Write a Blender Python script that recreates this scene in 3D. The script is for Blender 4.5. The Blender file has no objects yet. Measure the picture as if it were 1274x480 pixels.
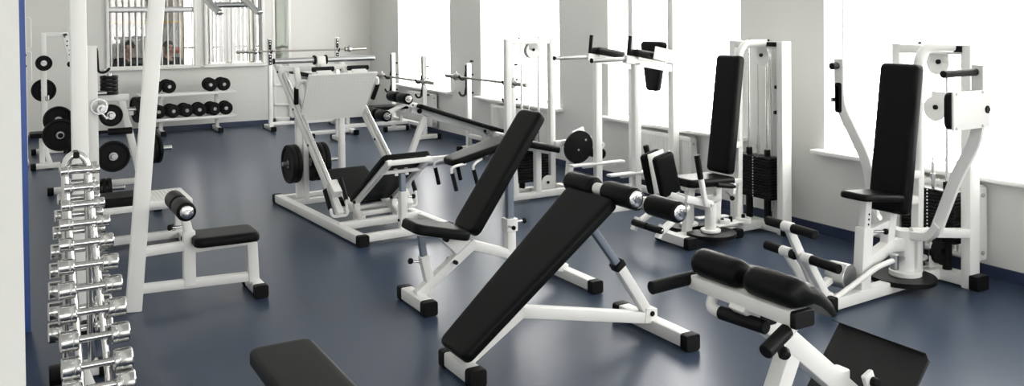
import bpy, bmesh, math, random
from mathutils import Vector, Matrix
random.seed(7)
SC = bpy.context.scene
COL = SC.collection
V3 = Vector

# ------------------------------------------------------------------ materials
def new_mat(name):
    m = bpy.data.materials.new(name)
    m.use_nodes = True
    nt = m.node_tree
    return m, nt, nt.nodes['Principled BSDF']

def simple(name, col, rough=.5, metal=0., bump=0., bscale=200., var=0., coat=0., spec=.5):
    m, nt, b = new_mat(name)
    b.inputs['Base Color'].default_value = (*col, 1)
    b.inputs['Roughness'].default_value = rough
    b.inputs['Metallic'].default_value = metal
    b.inputs['Coat Weight'].default_value = coat
    b.inputs['Specular IOR Level'].default_value = spec
    b.inputs['Coat Roughness'].default_value = .2
    if bump or var:
        tc = nt.nodes.new('ShaderNodeTexCoord')
        nz = nt.nodes.new('ShaderNodeTexNoise')
        nz.inputs['Scale'].default_value = bscale
        nz.inputs['Detail'].default_value = 3
        nt.links.new(tc.outputs['Object'], nz.inputs['Vector'])
        if bump:
            bp = nt.nodes.new('ShaderNodeBump')
            bp.inputs['Strength'].default_value = bump
            bp.inputs['Distance'].default_value = .002
            nt.links.new(nz.outputs['Fac'], bp.inputs['Height'])
            nt.links.new(bp.outputs['Normal'], b.inputs['Normal'])
        if var:
            mx = nt.nodes.new('ShaderNodeMix'); mx.data_type = 'RGBA'
            mx.inputs['A'].default_value = (*[c*(1-var) for c in col], 1)
            mx.inputs['B'].default_value = (*[min(1, c*(1+var)) for c in col], 1)
            nt.links.new(nz.outputs['Fac'], mx.inputs['Factor'])
            nt.links.new(mx.outputs['Result'], b.inputs['Base Color'])
    return m

WHITE = simple('white_powder_coat', (.80, .80, .78), .38, bump=.08, bscale=350)
BLACKV = simple('black_vinyl', (.0045, .0052, .0050), .40, bump=.12, bscale=260, spec=.09)
RUBBER = simple('black_rubber', (.006, .006, .0062), .5, bump=.1, bscale=120, spec=.14)
IRON = simple('black_iron', (.006, .006, .0062), .36, bump=.1, bscale=90, spec=.16)
CHROME = simple('chrome', (.70, .70, .70), .16, 1.0)
SATIN = simple('satin_chrome', (.60, .60, .59), .20, 1.0)
STEEL = simple('brushed_steel', (.45, .46, .46), .3, 1.0)
BARSTEEL = simple('bar_steel', (.36, .34, .31), .35, 1.0)
GREYBLUE = simple('grey_blue_sleeve', (.19, .22, .27), .35, .25)
WALLM = simple('white_wall_paint', (.71, .71, .685), .75, bump=.06, bscale=60, var=.015)
CEILM = simple('ceiling_paint', (.78, .78, .76), .8)
BLUEB = simple('blue_skirting', (.028, .039, .080), .4)
BLUET = simple('blue_trim_paint', (.035, .085, .30), .45)
PLASTIC = simple('white_plastic', (.76, .76, .74), .3)
YELLOW = simple('yellow_wood', (.66, .50, .16), .5)
BEIGE = simple('beige_paint', (.62, .57, .49), .7)
SKIN = simple('skin', (.52, .33, .25), .5)
HAIR = simple('dark_hair', (.03, .022, .018), .6, bump=.4, bscale=90)
CLOTH = simple('dark_cloth', (.018, .02, .026), .85, bump=.3, bscale=160)
JEANS = simple('dark_trousers', (.03, .035, .05), .85)
RED = simple('orange_red_card', (.55, .10, .05), .5)

def tread_mat():
    m, nt, b = new_mat('white_tread_plate')
    b.inputs['Base Color'].default_value = (.74, .74, .72, 1)
    b.inputs['Roughness'].default_value = .42
    tc = nt.nodes.new('ShaderNodeTexCoord')
    mp = nt.nodes.new('ShaderNodeMapping')
    mp.inputs['Rotation'].default_value = (0, 0, math.radians(45))
    ck = nt.nodes.new('ShaderNodeTexChecker'); ck.inputs['Scale'].default_value = 48
    nt.links.new(tc.outputs['UV'], mp.inputs['Vector'])
    nt.links.new(mp.outputs['Vector'], ck.inputs['Vector'])
    bp = nt.nodes.new('ShaderNodeBump'); bp.inputs['Strength'].default_value = 1.0
    bp.inputs['Distance'].default_value = .006
    nt.links.new(ck.outputs['Fac'], bp.inputs['Height'])
    nt.links.new(bp.outputs['Normal'], b.inputs['Normal'])
    return m
TREAD = tread_mat()

def floor_mat():
    m, nt, b = new_mat('blue_vinyl_floor')
    tc = nt.nodes.new('ShaderNodeTexCoord')
    n1 = nt.nodes.new('ShaderNodeTexNoise'); n1.inputs['Scale'].default_value = 1.3; n1.inputs['Detail'].default_value = 5
    n2 = nt.nodes.new('ShaderNodeTexNoise'); n2.inputs['Scale'].default_value = 42; n2.inputs['Detail'].default_value = 4
    mp = nt.nodes.new('ShaderNodeMapping'); mp.inputs['Scale'].default_value = (1, .35, 1)
    nt.links.new(tc.outputs['Object'], mp.inputs['Vector'])
    nt.links.new(mp.outputs['Vector'], n1.inputs['Vector'])
    nt.links.new(tc.outputs['Object'], n2.inputs['Vector'])
    mx = nt.nodes.new('ShaderNodeMix'); mx.data_type = 'RGBA'
    mx.inputs['A'].default_value = (.029, .044, .076, 1)
    mx.inputs['B'].default_value = (.045, .064, .102, 1)
    ad = nt.nodes.new('ShaderNodeMath'); ad.operation = 'ADD'
    ml = nt.nodes.new('ShaderNodeMath'); ml.operation = 'MULTIPLY'; ml.inputs[1].default_value = .75
    m2 = nt.nodes.new('ShaderNodeMath'); m2.operation = 'MULTIPLY'; m2.inputs[1].default_value = .22
    nt.links.new(n1.outputs['Fac'], ml.inputs[0]); nt.links.new(n2.outputs['Fac'], m2.inputs[0])
    nt.links.new(ml.outputs[0], ad.inputs[0]); nt.links.new(m2.outputs[0], ad.inputs[1])
    nt.links.new(ad.outputs[0], mx.inputs['Factor'])
    # welded seams of the vinyl sheets, 2 m apart
    sx = nt.nodes.new('ShaderNodeSeparateXYZ'); nt.links.new(tc.outputs['Object'], sx.inputs[0])
    pp = nt.nodes.new('ShaderNodeMath'); pp.operation = 'PINGPONG'; pp.inputs[1].default_value = 1.0
    of = nt.nodes.new('ShaderNodeMath'); of.operation = 'ADD'; of.inputs[1].default_value = -.62
    nt.links.new(sx.outputs['X'], of.inputs[0]); nt.links.new(of.outputs[0], pp.inputs[0])
    lt = nt.nodes.new('ShaderNodeMath'); lt.operation = 'LESS_THAN'; lt.inputs[1].default_value = .002
    nt.links.new(pp.outputs[0], lt.inputs[0])
    m3 = nt.nodes.new('ShaderNodeMix'); m3.data_type = 'RGBA'
    m3.inputs['B'].default_value = (.03, .04, .065, 1)
    nt.links.new(lt.outputs[0], m3.inputs['Factor']); nt.links.new(mx.outputs['Result'], m3.inputs['A'])
    nt.links.new(m3.outputs['Result'], b.inputs['Base Color'])
    rr = nt.nodes.new('ShaderNodeMapRange'); rr.inputs['To Min'].default_value = .279; rr.inputs['To Max'].default_value = .30; b.inputs['Specular IOR Level'].default_value = .25
    nt.links.new(n1.outputs['Fac'], rr.inputs['Value']); nt.links.new(rr.outputs['Result'], b.inputs['Roughness'])
    n3 = nt.nodes.new('ShaderNodeTexNoise'); n3.inputs['Scale'].default_value = 7; n3.inputs['Detail'].default_value = 2
    nt.links.new(tc.outputs['Object'], n3.inputs['Vector'])
    bp = nt.nodes.new('ShaderNodeBump'); bp.inputs['Strength'].default_value = .06; bp.inputs['Distance'].default_value = .01
    nt.links.new(n3.outputs['Fac'], bp.inputs['Height']); nt.links.new(bp.outputs['Normal'], b.inputs['Normal'])
    return m
FLOORM = floor_mat()

def glass_mat(name, tint=(1, 1, 1), refl=.06, rough=.02):
    m = bpy.data.materials.new(name); m.use_nodes = True
    nt = m.node_tree; nt.nodes.clear()
    o = nt.nodes.new('ShaderNodeOutputMaterial'); mix = nt.nodes.new('ShaderNodeMixShader')
    t = nt.nodes.new('ShaderNodeBsdfTransparent'); g = nt.nodes.new('ShaderNodeBsdfGlossy')
    t.inputs['Color'].default_value = (*tint, 1); g.inputs['Roughness'].default_value = rough
    mix.inputs[0].default_value = refl
    nt.links.new(t.outputs[0], mix.inputs[1]); nt.links.new(g.outputs[0], mix.inputs[2])
    nt.links.new(mix.outputs[0], o.inputs['Surface'])
    return m
GLASS = glass_mat('window_glass')

def film_mat():
    m, nt, b = new_mat('crinkled_plastic_film')
    b.inputs['Base Color'].default_value = (.62, .64, .63, 1)
    b.inputs['Roughness'].default_value = .18; b.inputs['Metallic'].default_value = .35
    tc = nt.nodes.new('ShaderNodeTexCoord'); mp = nt.nodes.new('ShaderNodeMapping')
    mp.inputs['Scale'].default_value = (1, 1, .45)
    n = nt.nodes.new('ShaderNodeTexNoise'); n.inputs['Scale'].default_value = 9; n.inputs['Detail'].default_value = 4
    n.inputs['Distortion'].default_value = 1.2
    nt.links.new(tc.outputs['Object'], mp.inputs[0]); nt.links.new(mp.outputs[0], n.inputs[0])
    bp = nt.nodes.new('ShaderNodeBump'); bp.inputs['Strength'].default_value = 1; bp.inputs['Distance'].default_value = .12
    nt.links.new(n.outputs['Fac'], bp.inputs['Height']); nt.links.new(bp.outputs['Normal'], b.inputs['Normal'])
    return m
FILM = film_mat()

def emit_mat(name, col, s):
    m = bpy.data.materials.new(name); m.use_nodes = True
    nt = m.node_tree; nt.nodes.clear()
    o = nt.nodes.new('ShaderNodeOutputMaterial'); e = nt.nodes.new('ShaderNodeEmission')
    e.inputs['Color'].default_value = (*col, 1); e.inputs['Strength'].default_value = s
    nt.links.new(e.outputs[0], o.inputs['Surface'])
    return m

# ------------------------------------------------------------------ mesh builder (world coordinates)
def frame_from(a, b, up=None):
    d = (V3(b) - V3(a)); L = d.length; d.normalize()
    u = V3(up) if up is not None else (V3((0, 0, 1)) if abs(d.z) < .95 else V3((0, 1, 0)))
    s = d.cross(u); s.normalize(); u = s.cross(d); u.normalize()
    return d, s, u, L

class MB:
    def __init__(self): self.v = []; self.f = []; self.uv = None
    def add(self, vs, fs):
        n = len(self.v); self.v += [V3(p) for p in vs]; self.f += [tuple(i+n for i in f) for f in fs]; return self
    def loops(self, rings, close0=True, close1=True):
        n = len(rings[0]); vs = [p for r in rings for p in r]; fs = []
        for k in range(len(rings)-1):
            for i in range(n):
                j = (i+1) % n
                fs.append((k*n+i, k*n+j, (k+1)*n+j, (k+1)*n+i))
        if close0: fs.append(tuple(reversed(range(n))))
        if close1: fs.append(tuple((len(rings)-1)*n+i for i in range(n)))
        return self.add(vs, fs)
    def bar(self, a, b, w=.06, h=None, up=None, r=.008, ext=0.):
        """rectangular tube a->b, width w sideways, h along up, rounded edges"""
        h = w if h is None else h
        d, s, u, L = frame_from(a, b, up)
        a = V3(a) - d*ext; b = V3(b) + d*ext
        r = min(r, w*.45, h*.45)
        sec = []
        for cx, cy, a0 in ((w/2-r, h/2-r, 0), (-w/2+r, h/2-r, 90), (-w/2+r, -h/2+r, 180), (w/2-r, -h/2+r, 270)):
            for k in range(3):
                t = math.radians(a0+45*k); sec.append((cx+r*math.cos(t), cy+r*math.sin(t)))
        c = min(.003, w*.1)
        def ring(p, sc):
            return [p + s*(x*sc[0]) + u*(y*sc[1]) for x, y in sec]
        k = ((w-2*c)/w, (h-2*c)/h)
        return self.loops([ring(a, k), ring(a+d*c, (1, 1)), ring(b-d*c, (1, 1)), ring(b, k)])
    def path(self, pts, w=.05, h=None, up=(0, 0, 1), r=.006):
        """rectangular tube swept along a polyline"""
        h = w if h is None else h
        pts = [V3(p) for p in pts]; up = V3(up)
        sec = []
        r = min(r, w*.45, h*.45)
        for cx, cy, a0 in ((w/2-r, h/2-r, 0), (-w/2+r, h/2-r, 90), (-w/2+r, -h/2+r, 180), (w/2-r, -h/2+r, 270)):
            for k in range(3):
                t = math.radians(a0+45*k); sec.append((cx+r*math.cos(t), cy+r*math.sin(t)))
        rings = []
        for i, p in enumerate(pts):
            d0 = (pts[i]-pts[i-1]).normalized() if i else None
            d1 = (pts[i+1]-pts[i]).normalized() if i < len(pts)-1 else None
            d = (d0+d1).normalized() if d0 and d1 else (d0 or d1)
            k = 1/max(.5, d.dot(d1)) if d0 and d1 else 1
            s = d.cross(up)
            s = s.normalized() if s.length > 1e-4 else V3((1, 0, 0))
            u = s.cross(d).normalized()
            rings.append([p+s*x+u*(y*k) for x, y in sec])
        return self.loops(rings)
    def tube(self, pts, r=.02, n=14, caps=True):
        pts = [V3(p) for p in pts]; rings = []
        d = (pts[1]-pts[0]).normalized()
        s = d.orthogonal().normalized()
        for i, p in enumerate(pts):
            d0 = (pts[i]-pts[i-1]).normalized() if i else None
            d1 = (pts[i+1]-pts[i]).normalized() if i < len(pts)-1 else None
            dd = (d0+d1).normalized() if d0 and d1 else (d0 or d1)
            s = (s - dd*s.dot(dd)).normalized(); u = dd.cross(s)
            rr = r[i] if isinstance(r, (list, tuple)) else r
            rings.append([p + s*(rr*math.cos(2*math.pi*k/n)) + u*(rr*math.sin(2*math.pi*k/n)) for k in range(n)])
        return self.loops(rings, caps, caps)
    def lathe(self, prof, o, axis, n=28):
        """prof = [(dist along axis, radius)...]; radius 0 closes"""
        ax = V3(axis).normalized(); s = ax.orthogonal().normalized(); u = ax.cross(s); o = V3(o)
        rings = [[o + ax*t + s*(max(r, 1e-4)*math.cos(2*math.pi*k/n)) + u*(max(r, 1e-4)*math.sin(2*math.pi*k/n)) for k in range(n)] for t, r in prof]
        return self.loops(rings)
    def ring(self, prof, o, axis, n=28):
        """closed lathe profile (has a bore)"""
        ax = V3(axis).normalized(); s = ax.orthogonal().normalized(); u = ax.cross(s); o = V3(o)
        vs = []; fs = []; m = len(prof)
        for k in range(n):
            c, q = math.cos(2*math.pi*k/n), math.sin(2*math.pi*k/n)
            for t, r in prof: vs.append(o+ax*t+s*(r*c)+u*(r*q))
        for k in range(n):
            k2 = (k+1) % n
            for i in range(m):
                j = (i+1) % m
                fs.append((k*m+i, k2*m+i, k2*m+j, k*m+j))
        return self.add(vs, fs)
    def cyl(self, a, b, r, n=24, bev=.003):
        a = V3(a); b = V3(b); L = (b-a).length; bev = min(bev, r*.4, L*.3)
        return self.lathe([(0, 0), (0, r-bev), (bev, r), (L-bev, r), (L, r-bev), (L, 0)], a, b-a, n)
    def roller(self, a, b, r, n=28):
        a = V3(a); b = V3(b); L = (b-a).length; e = r*.28
        pr = [(0, 0), (0, r-e)]
        for k in range(1, 5):
            t = k/4*math.pi/2; pr.append((e-e*math.cos(t), r-e+e*math.sin(t)))
        for k in range(0, 4):
            t = k/4*math.pi/2; pr.append((L-e+e*math.sin(t), r-e+e*math.cos(t)))
        pr += [(L, r-e), (L, 0)]
        return self.lathe(pr, a, b-a, n)
    def box(self, c, s, r=.003):
        c = V3(c); return self.bar(c-V3((s[0]/2, 0, 0)), c+V3((s[0]/2, 0, 0)), s[1], s[2], (0, 0, 1), r)
    def pad(self, o, x, y, L, W, T, rc=.04, re=.018, W2=None, crown=.0):
        """upholstered pad: o = centre of the near edge of the top face, x = length dir, y = width dir"""
        o = V3(o); x = V3(x).normalized(); y = V3(y); y = (y-x*x.dot(y)).normalized(); z = x.cross(y)
        W2 = W if W2 is None else W2
        def plan(ins):
            pts = []
            q = max(rc-ins, .004)
            for cx, sx, wv in ((L-ins, 1, W2/2-ins), (ins, -1, W/2-ins)):
                for sy in ((-1, 1) if sx > 0 else (1, -1)):
                    ccx, ccy = cx-sx*q, sy*(wv-q)
                    a0 = {(1, -1): 270, (1, 1): 0, (-1, 1): 90, (-1, -1): 180}[(sx, sy)]
                    for k in range(6):
                        t = math.radians(a0+18*k); pts.append((ccx+q*math.cos(t), ccy+q*math.sin(t)))
            return pts
        rings = []
        def put(ins, zz): rings.append([o+x*a+y*b+z*zz for a, b in plan(ins)])
        re = min(re, T*.48)
        put(re*1.1, -T)
        for k in range(1, 5):
            t = k/4*math.pi/2; put(re*.6*(1-math.sin(t)), -T+re*.6*(1-math.cos(t)))
        for k in range(0, 5):
            t = k/4*math.pi/2; put(re*(1-math.cos(t)), -re+re*math.sin(t))
        put(re*2.2, crown*.5); put(min(W, W2)*.3, crown)
        return self.loops(rings)
    def prism(self, pts, d):
        """planar polygon extruded by vector d"""
        pts = [V3(p) for p in pts]; d = V3(d)
        return self.loops([pts, [p+d for p in pts]])
    def build(self, name, mat, parent=None, origin=None, ang=35, props=None):
        me = bpy.data.meshes.new(name)
        org = V3(origin) if origin is not None else (parent['_org'] if parent is not None and '_org' in parent else V3((0, 0, 0)))
        org = V3(org)
        me.from_pydata([p-org for p in self.v], [], self.f)
        bm = bmesh.new(); bm.from_mesh(me)
        bmesh.ops.recalc_face_normals(bm, faces=bm.faces)
        bm.to_mesh(me); bm.free()
        me.shade_smooth()
        try: me.set_sharp_from_angle(angle=math.radians(ang))
        except Exception: pass
        me.materials.append(mat)
        o = bpy.data.objects.new(name, me); COL.objects.link(o)
        if parent is not None: o.parent = parent
        else: o.location = org
        if props:
            for k, v in props.items(): o[k] = v
        return o

ORG = []
def thing(name, label, cat, loc, group=None):
    o = bpy.data.objects.new(name, None); COL.objects.link(o)
    o.empty_display_size = .1
    o.location = loc; o['label'] = label; o['category'] = cat
    if group: o['group'] = group
    o['_org'] = list(loc); ORG.append(o)
    return o
def sub(o, parent):
    """make an already built part a sub-part of another part (same origin)"""
    o.parent = parent; return o
def tag(o, label, cat, group=None):
    o['label'] = label; o['category'] = cat
    if group: o['group'] = group
    return o
def struct(name, mb, mat, origin=(0, 0, 0), ang=35):
    o = mb.build(name, mat, None, origin, ang); o['kind'] = 'structure'; return o
SPLIT = set('wall_bracket bleed_plug cross_beam pad_post grip hook_bolt top_bolt guide_bolt hinge_bolt pivot_bolt cam_bolt link_bolt beam_bolt block_bolt plate_peg side_leg middle_beam post_fork roller_fork footrest_bar plate_bracket guide_wheel safety_handle backrest_bracket peg_bracket handle_tube side_bar hole_strip red_card wheel_plate pulley_plate hinge_bracket knob foot_lever rear_post'.split())
def P(thing_, name, mat, *calls, parent=None, **kw):
    """one part from a list of (method, args..., kwargs) tuples"""
    if name in SPLIT and len(calls) > 1:
        return [P(thing_, name, mat, c, parent=parent, **kw) for c in calls][-1]
    mb = MB()
    for ci, c in enumerate(calls):
        if c[0] == 'bar' and ci % 4 and len(c) > 3 and len(calls) < 12:   # keeps crossing tubes from sharing a plane
            q = 1-.016*(ci % 4); c = list(c); c[3] = c[3]*q
            if len(c) > 4 and not isinstance(c[4], dict): c[4] = c[4]*q
        kws = c[-1] if isinstance(c[-1], dict) else {}
        args = c[1:-1] if isinstance(c[-1], dict) else c[1:]
        getattr(mb, c[0])(*args, **kws)
    o = mb.build(name, mat, thing_, **kw)
    if parent is not None: o.parent = parent
    return o
def fil(pts, rad, n=5):
    """round the corners of a polyline"""
    pts = [V3(p) for p in pts]; out = [pts[0]]
    for i in range(1, len(pts)-1):
        a, b, c = pts[i-1], pts[i], pts[i+1]
        d0 = (a-b); d1 = (c-b); r = min(rad, d0.length*.45, d1.length*.45)
        p0 = b+d0.normalized()*r; p1 = b+d1.normalized()*r
        for k in range(n+1):
            t = k/n; out.append(p0*(1-t)**2 + b*(2*t*(1-t)) + p1*t*t)
    out.append(pts[-1]); return out
def lerp(a, b, t): return V3(a)*(1-t)+V3(b)*t
X, Y, Z = V3((1, 0, 0)), V3((0, 1, 0)), V3((0, 0, 1))

def foot(t, name, a, b, w=.07, h=.065, cap=.055, ends=(1, 1), mat=WHITE):
    """floor tube with black rubber end caps; a,b = extreme ends on the floor"""
    a = V3(a); b = V3(b); d = (b-a).normalized(); a = a+Z*(h/2+.012); b = b+Z*(h/2+.012)
    o = P(t, name, mat, ('bar', a+d*(cap*.8 if ends[0] else 0), b-d*(cap*.8 if ends[1] else 0), w, h))
    for e, p, dd in ((ends[0], a, d), (ends[1], b, -d)):
        if e: P(t, 'rubber_cap', RUBBER, ('bar', p-Z*.004, p+dd*cap-Z*.004, w+.014, h+.014, {'r': .014}), parent=o)
    return o
def knob(t, a, b, r=.016, parent=None):
    a = V3(a); b = V3(b); d = (b-a).normalized()
    P(t, 'pin', CHROME, ('cyl', a, b, r*.5))
    P(t, 'knob', RUBBER, ('lathe', [(0, 0), (0, r*.8), (r*.4, r*1.1), (r*1.2, r*1.1), (r*1.6, r*.7), (r*1.6, 0)], b, d))
def weight_stack(t, cx, cy, zb, zt, w, d, n, along, rods, ztop, guidepin=True):
    """plates lying on each other; along = direction of the long side"""
    al = V3(along); h = (zt-zb)/n
    for k in range(n):
        z0 = zb+h*k
        c = V3((cx, cy, z0+h*.46))
        P(t, 'stack_plate', IRON, ('bar', c-al*(w/2), c+al*(w/2), d, h*.90, {'r': .004, 'up': (0, 0, 1)}))
    P(t, 'selector_rod', STEEL, ('cyl', (cx, cy, zt), (cx, cy, zt+.16), .010), ('cyl', (cx, cy, zt+.05), (cx, cy, zt+.09), .016))
    perp = al.cross(Z)
    P(t, 'pin_hole_strip', PLASTIC, *[('cyl', V3((cx, cy, zb+h*(k+.45)))+perp*s*(d/2-.001), V3((cx, cy, zb+h*(k+.45)))+perp*s*(d/2+.002), .006, {'n': 8}) for k in range(n) for s in (-1, 1)])
    for s in (-1, 1):
        p = V3((cx, cy, 0))+al*(rods*s)
        P(t, 'guide_rod', CHROME, ('cyl', p+Z*.06, p+Z*ztop, .011))
        P(t, 'bushing', RUBBER, ('cyl', p+Z*zt, p+Z*(zt+.05), .024))
        P(t, 'rubber_stop', RUBBER, ('cyl', p+Z*.07, p+Z*(zb-.002), .028))
def pulley(t, c, axis, r=.055, w=.022, parent=None):
    c = V3(c); a = V3(axis).normalized()
    return P(t, 'pulley', PLASTIC, ('ring', [(-w/2, .008), (-w/2, r), (-w/4, r), (0, r*.88), (w/4, r), (w/2, r), (w/2, .008)], c, a), parent=parent)
SKY_S, FILL_S, EXPO = 11.5, 2.5, -0.1
# ------------------------------------------------------------------ room shell
WX = 5.48; BY = 14.35; CZ = 3.0
WIN = [(11.25, 13.12), (8.42, 10.32), (5.58, 7.49), (2.79, 4.69), (-.02, 1.89), (-2.83, -.92), (-5.64, -3.73)]  # the ones behind the camera are unseen, added for extra daylight
SZ, TZ = .655, 2.55
m = MB(); m.bar((2.0, -6.4, -.05), (2.0, 18.3, -.05), 7.9, .1, r=.001); struct('floor', m, FLOORM)
m = MB(); m.bar((2.0, -6.4, CZ+.05), (2.0, 18.3, CZ+.05), 7.9, .1, r=.001); struct('ceiling', m, CEILM)
def slab(m, x0, x1, y0, y1, z0, z1):
    vs = [(x, y, z) for x in (x0, x1) for y in (y0, y1) for z in (z0, z1)]
    m.add(vs, [(0, 1, 3, 2), (4, 6, 7, 5), (0, 4, 5, 1), (2, 3, 7, 6), (0, 2, 6, 4), (1, 5, 7, 3)])
m = MB()
slab(m, WX, WX+.36, -6.4, BY, 0, SZ-.03); slab(m, WX, WX+.36, -6.4, BY, TZ, CZ)
ys = [BY] + [y for w in WIN for y in (w[1], w[0])] + [-6.4]
for k in range(0, len(ys), 2): slab(m, WX, WX+.36, ys[k+1], ys[k], SZ-.03, TZ)
struct('wall_right', m, WALLM)
for k, (y0, y1) in enumerate(WIN):
    m = MB(); fx = WX+.24
    yc = (y0+y1)/2
    m.bar((fx, y0+.012, SZ), (fx, y0+.012, TZ), .06, .024, up=(0, 1, 0)); m.bar((fx, y1-.012, SZ), (fx, y1-.012, TZ), .06, .024, up=(0, 1, 0))
    m.bar((fx, y0, SZ+.012), (fx, y1, SZ+.012), .06, .024); m.bar((fx, y0, TZ-.012), (fx, y1, TZ-.012), .06, .024)
    w = struct('window_%d' % (k+1), m, PLASTIC)
    g = MB(); slab(g, fx-.004, fx+.004, y0+.024, y1-.024, SZ+.024, TZ-.024); gp = g.build('pane', GLASS, None); gp.parent = w
    s = MB(); s.bar((WX+.045, y0-.075, SZ-.016), (WX+.045, y1+.06, SZ-.016), .29, .034, r=.01)
    sp = s.build('window_sill', PLASTIC, None); sp.parent = w
# back wall with two internal windows and a glazed door
O1 = (1.36, 2.60); O2 = (2.76, 3.65); DO = (3.80, 4.10); OZ = (1.0, 2.5)
m = MB(); Y0, Y1 = BY, BY+.15
slab(m, -1.6, O1[0], Y0, Y1, 0, CZ); slab(m, O1[0], DO[0], Y0, Y1, 0, OZ[0]); slab(m, O1[0], DO[0], Y0, Y1, OZ[1], CZ)
slab(m, O1[1], O2[0], Y0, Y1, *OZ); slab(m, O2[1], DO[0], Y0, Y1, *OZ); slab(m, DO[0], DO[1], Y0, Y1, 2.25, CZ); slab(m, DO[1], WX+.36, Y0, Y1, 0, CZ)
struct('wall_back', m, WALLM)
for k, (a, b) in enumerate((O1, O2)):
    m = MB(); y = BY-.005
    for x in (a, b): m.bar((x, y, OZ[0]-.02), (x, y, OZ[1]+.02), .045, .05, up=Y)
    m.bar((a, y, OZ[0]-.01), (b, y, OZ[0]-.01), .05, .045); m.bar((a, y, OZ[1]), (b, y, OZ[1]), .05, .045)
    w = struct('window_%d' % (k+8), m, PLASTIC)
    g = MB(); slab(g, a, b, BY+.11, BY+.116, *OZ); gp = g.build('pane', GLASS, None); gp.parent = w
    s = MB(); s.bar((a-.06, BY-.02, OZ[0]-.035), (b+.06, BY-.02, OZ[0]-.035), .10, .03); sp = s.build('window_sill', PLASTIC, None); sp.parent = w
    if k == 0:
        n = 14
        for i in range(n):
            x = a+(i+.6)*(b-a)/n
            g = MB(); g.bar((x, BY+.045, OZ[0]+.005), (x, BY+.045, OZ[1]-.01), .020, .006, up=Y); gp = g.build('window_bar', PLASTIC, None); gp.parent = w
        g = MB(); g.bar((a+.01, BY+.03, 1.86), (b-.01, BY+.03, 1.86), .012, .085); gp = g.build('cross_rail', STEEL, None); gp.parent = w
    else:
        n = 13
        for i in range(n):
            x = a+(i+.5)*(b-a)/n; t = math.radians([36, 16, 42, 14, 8, 12, 16, 10, 28, 44, 34, 46, 22][i])
            dv = V3((math.cos(t), math.sin(t), 0))*.035
            g = MB(); g.prism([V3((x, BY+.06, OZ[0]+.02))-dv, V3((x, BY+.06, OZ[0]+.02))+dv, V3((x, BY+.06, OZ[1]-.03))+dv, V3((x, BY+.06, OZ[1]-.03))-dv], V3((-math.sin(t), math.cos(t), 0))*.003)
            gp = g.build('blind_slat', PLASTIC, None); gp.parent = w
# glazed door leaf in the back wall
m = MB(); y = BY+.02; a, b = DO
for x in (a+.02, b-.02): m.bar((x, y, 0), (x, y, 2.25), .05, .05, up=Y)
m.bar((a, y, .985), (b, y, .985), .05, .05); m.bar((a, y, .62), (b, y, .62), .05, .035); m.bar((a, y, .30), (b, y, .30), .05, .035); m.bar((a, y, .05), (b, y, .05), .05, .1); m.bar((a, y, 2.2), (b, y, 2.2), .05, .1)
slab(m, a, b, BY+.03, BY+.05, 0, .985)
dr = struct('door_1', m, PLASTIC)
g = MB(); slab(g, a+.04, b-.04, BY+.02, BY+.026, 1.0, 2.18)
gp = g.build('pane', glass_mat('greenish_glass', (.82, .9, .87), .1), None); gp.parent = dr
# left side: the near wall end, blue edged jamb, walls behind the camera
m = MB(); slab(m, -1.65, .020, 1.32, 14.35, 0, CZ); struct('wall_left', m, WALLM)
m = MB(); slab(m, .020, .112, 5.50, 5.56, 0, 2.4); struct('trim_1', m, BLUET)
m = MB(); slab(m, -1.75, -1.6, -6.4, 1.32, 0, CZ); struct('wall_entrance', m, WALLM)
m = MB(); slab(m, -1.75, WX+.36, -6.5, -6.35, 0, .8); slab(m, -1.75, WX+.36, -6.5, -6.35, 2.6, CZ)
for a, b in ((-1.75, -1.2), (1.5, 1.9), (4.7, WX+.36)): slab(m, a, b, -6.5, -6.35, .8, 2.6)
struct('wall_front', m, WALLM)
for k, (a, b) in enumerate(((-1.2, 1.5), (1.9, 4.7))):  # unseen windows added behind the camera for broad frontal light
    m = MB(); y = -6.44
    for x in (a+.03, b-.03): m.bar((x, y, .8), (x, y, 2.6), .06, .06, up=Y)
    m.bar((a, y, .83), (b, y, .83), .06, .06); m.bar((a, y, 2.57), (b, y, 2.57), .06, .06)
    w = struct('window_%d' % (k+10), m, PLASTIC)
    g = MB(); slab(g, a+.06, b-.06, y-.004, y+.004, .86, 2.54); gp = g.build('pane', GLASS, None); gp.parent = w
# skirting
m = MB(); slab(m, WX-.014, WX, -6.35, BY, 0, .075); struct('baseboard_right', m, BLUEB)
m = MB(); slab(m, .020, DO[0], BY-.014, BY, 0, .075); slab(m, DO[1], WX-.014, BY-.014, BY, 0, .075); struct('baseboard_back', m, BLUEB)
# corridor behind the internal windows
CY = 17.6
m = MB(); slab(m, -1.6, 3.0, CY, CY+.15, 0, CZ); slab(m, 4.62, WX+.36, CY, CY+.15, 0, CZ); slab(m, 3.0, 4.62, CY, CY+.15, 0, .75); slab(m, 3.0, 4.62, CY, CY+.15, 2.6, CZ)
for x in (3.35, 3.75, 4.2): slab(m, x, x+.14, CY+.02, CY+.12, .75, 2.6)
slab(m, 3.0, 4.62, CY+.03, CY+.09, 1.15, 1.19)
struct('wall_corridor', m, BEIGE)
m = MB(); slab(m, WX, WX+.36, BY+.15, CY, 0, CZ); slab(m, -1.65, -1.5, BY+.15, CY, 0, CZ); struct('wall_corridor_ends', m, BEIGE)

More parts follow.
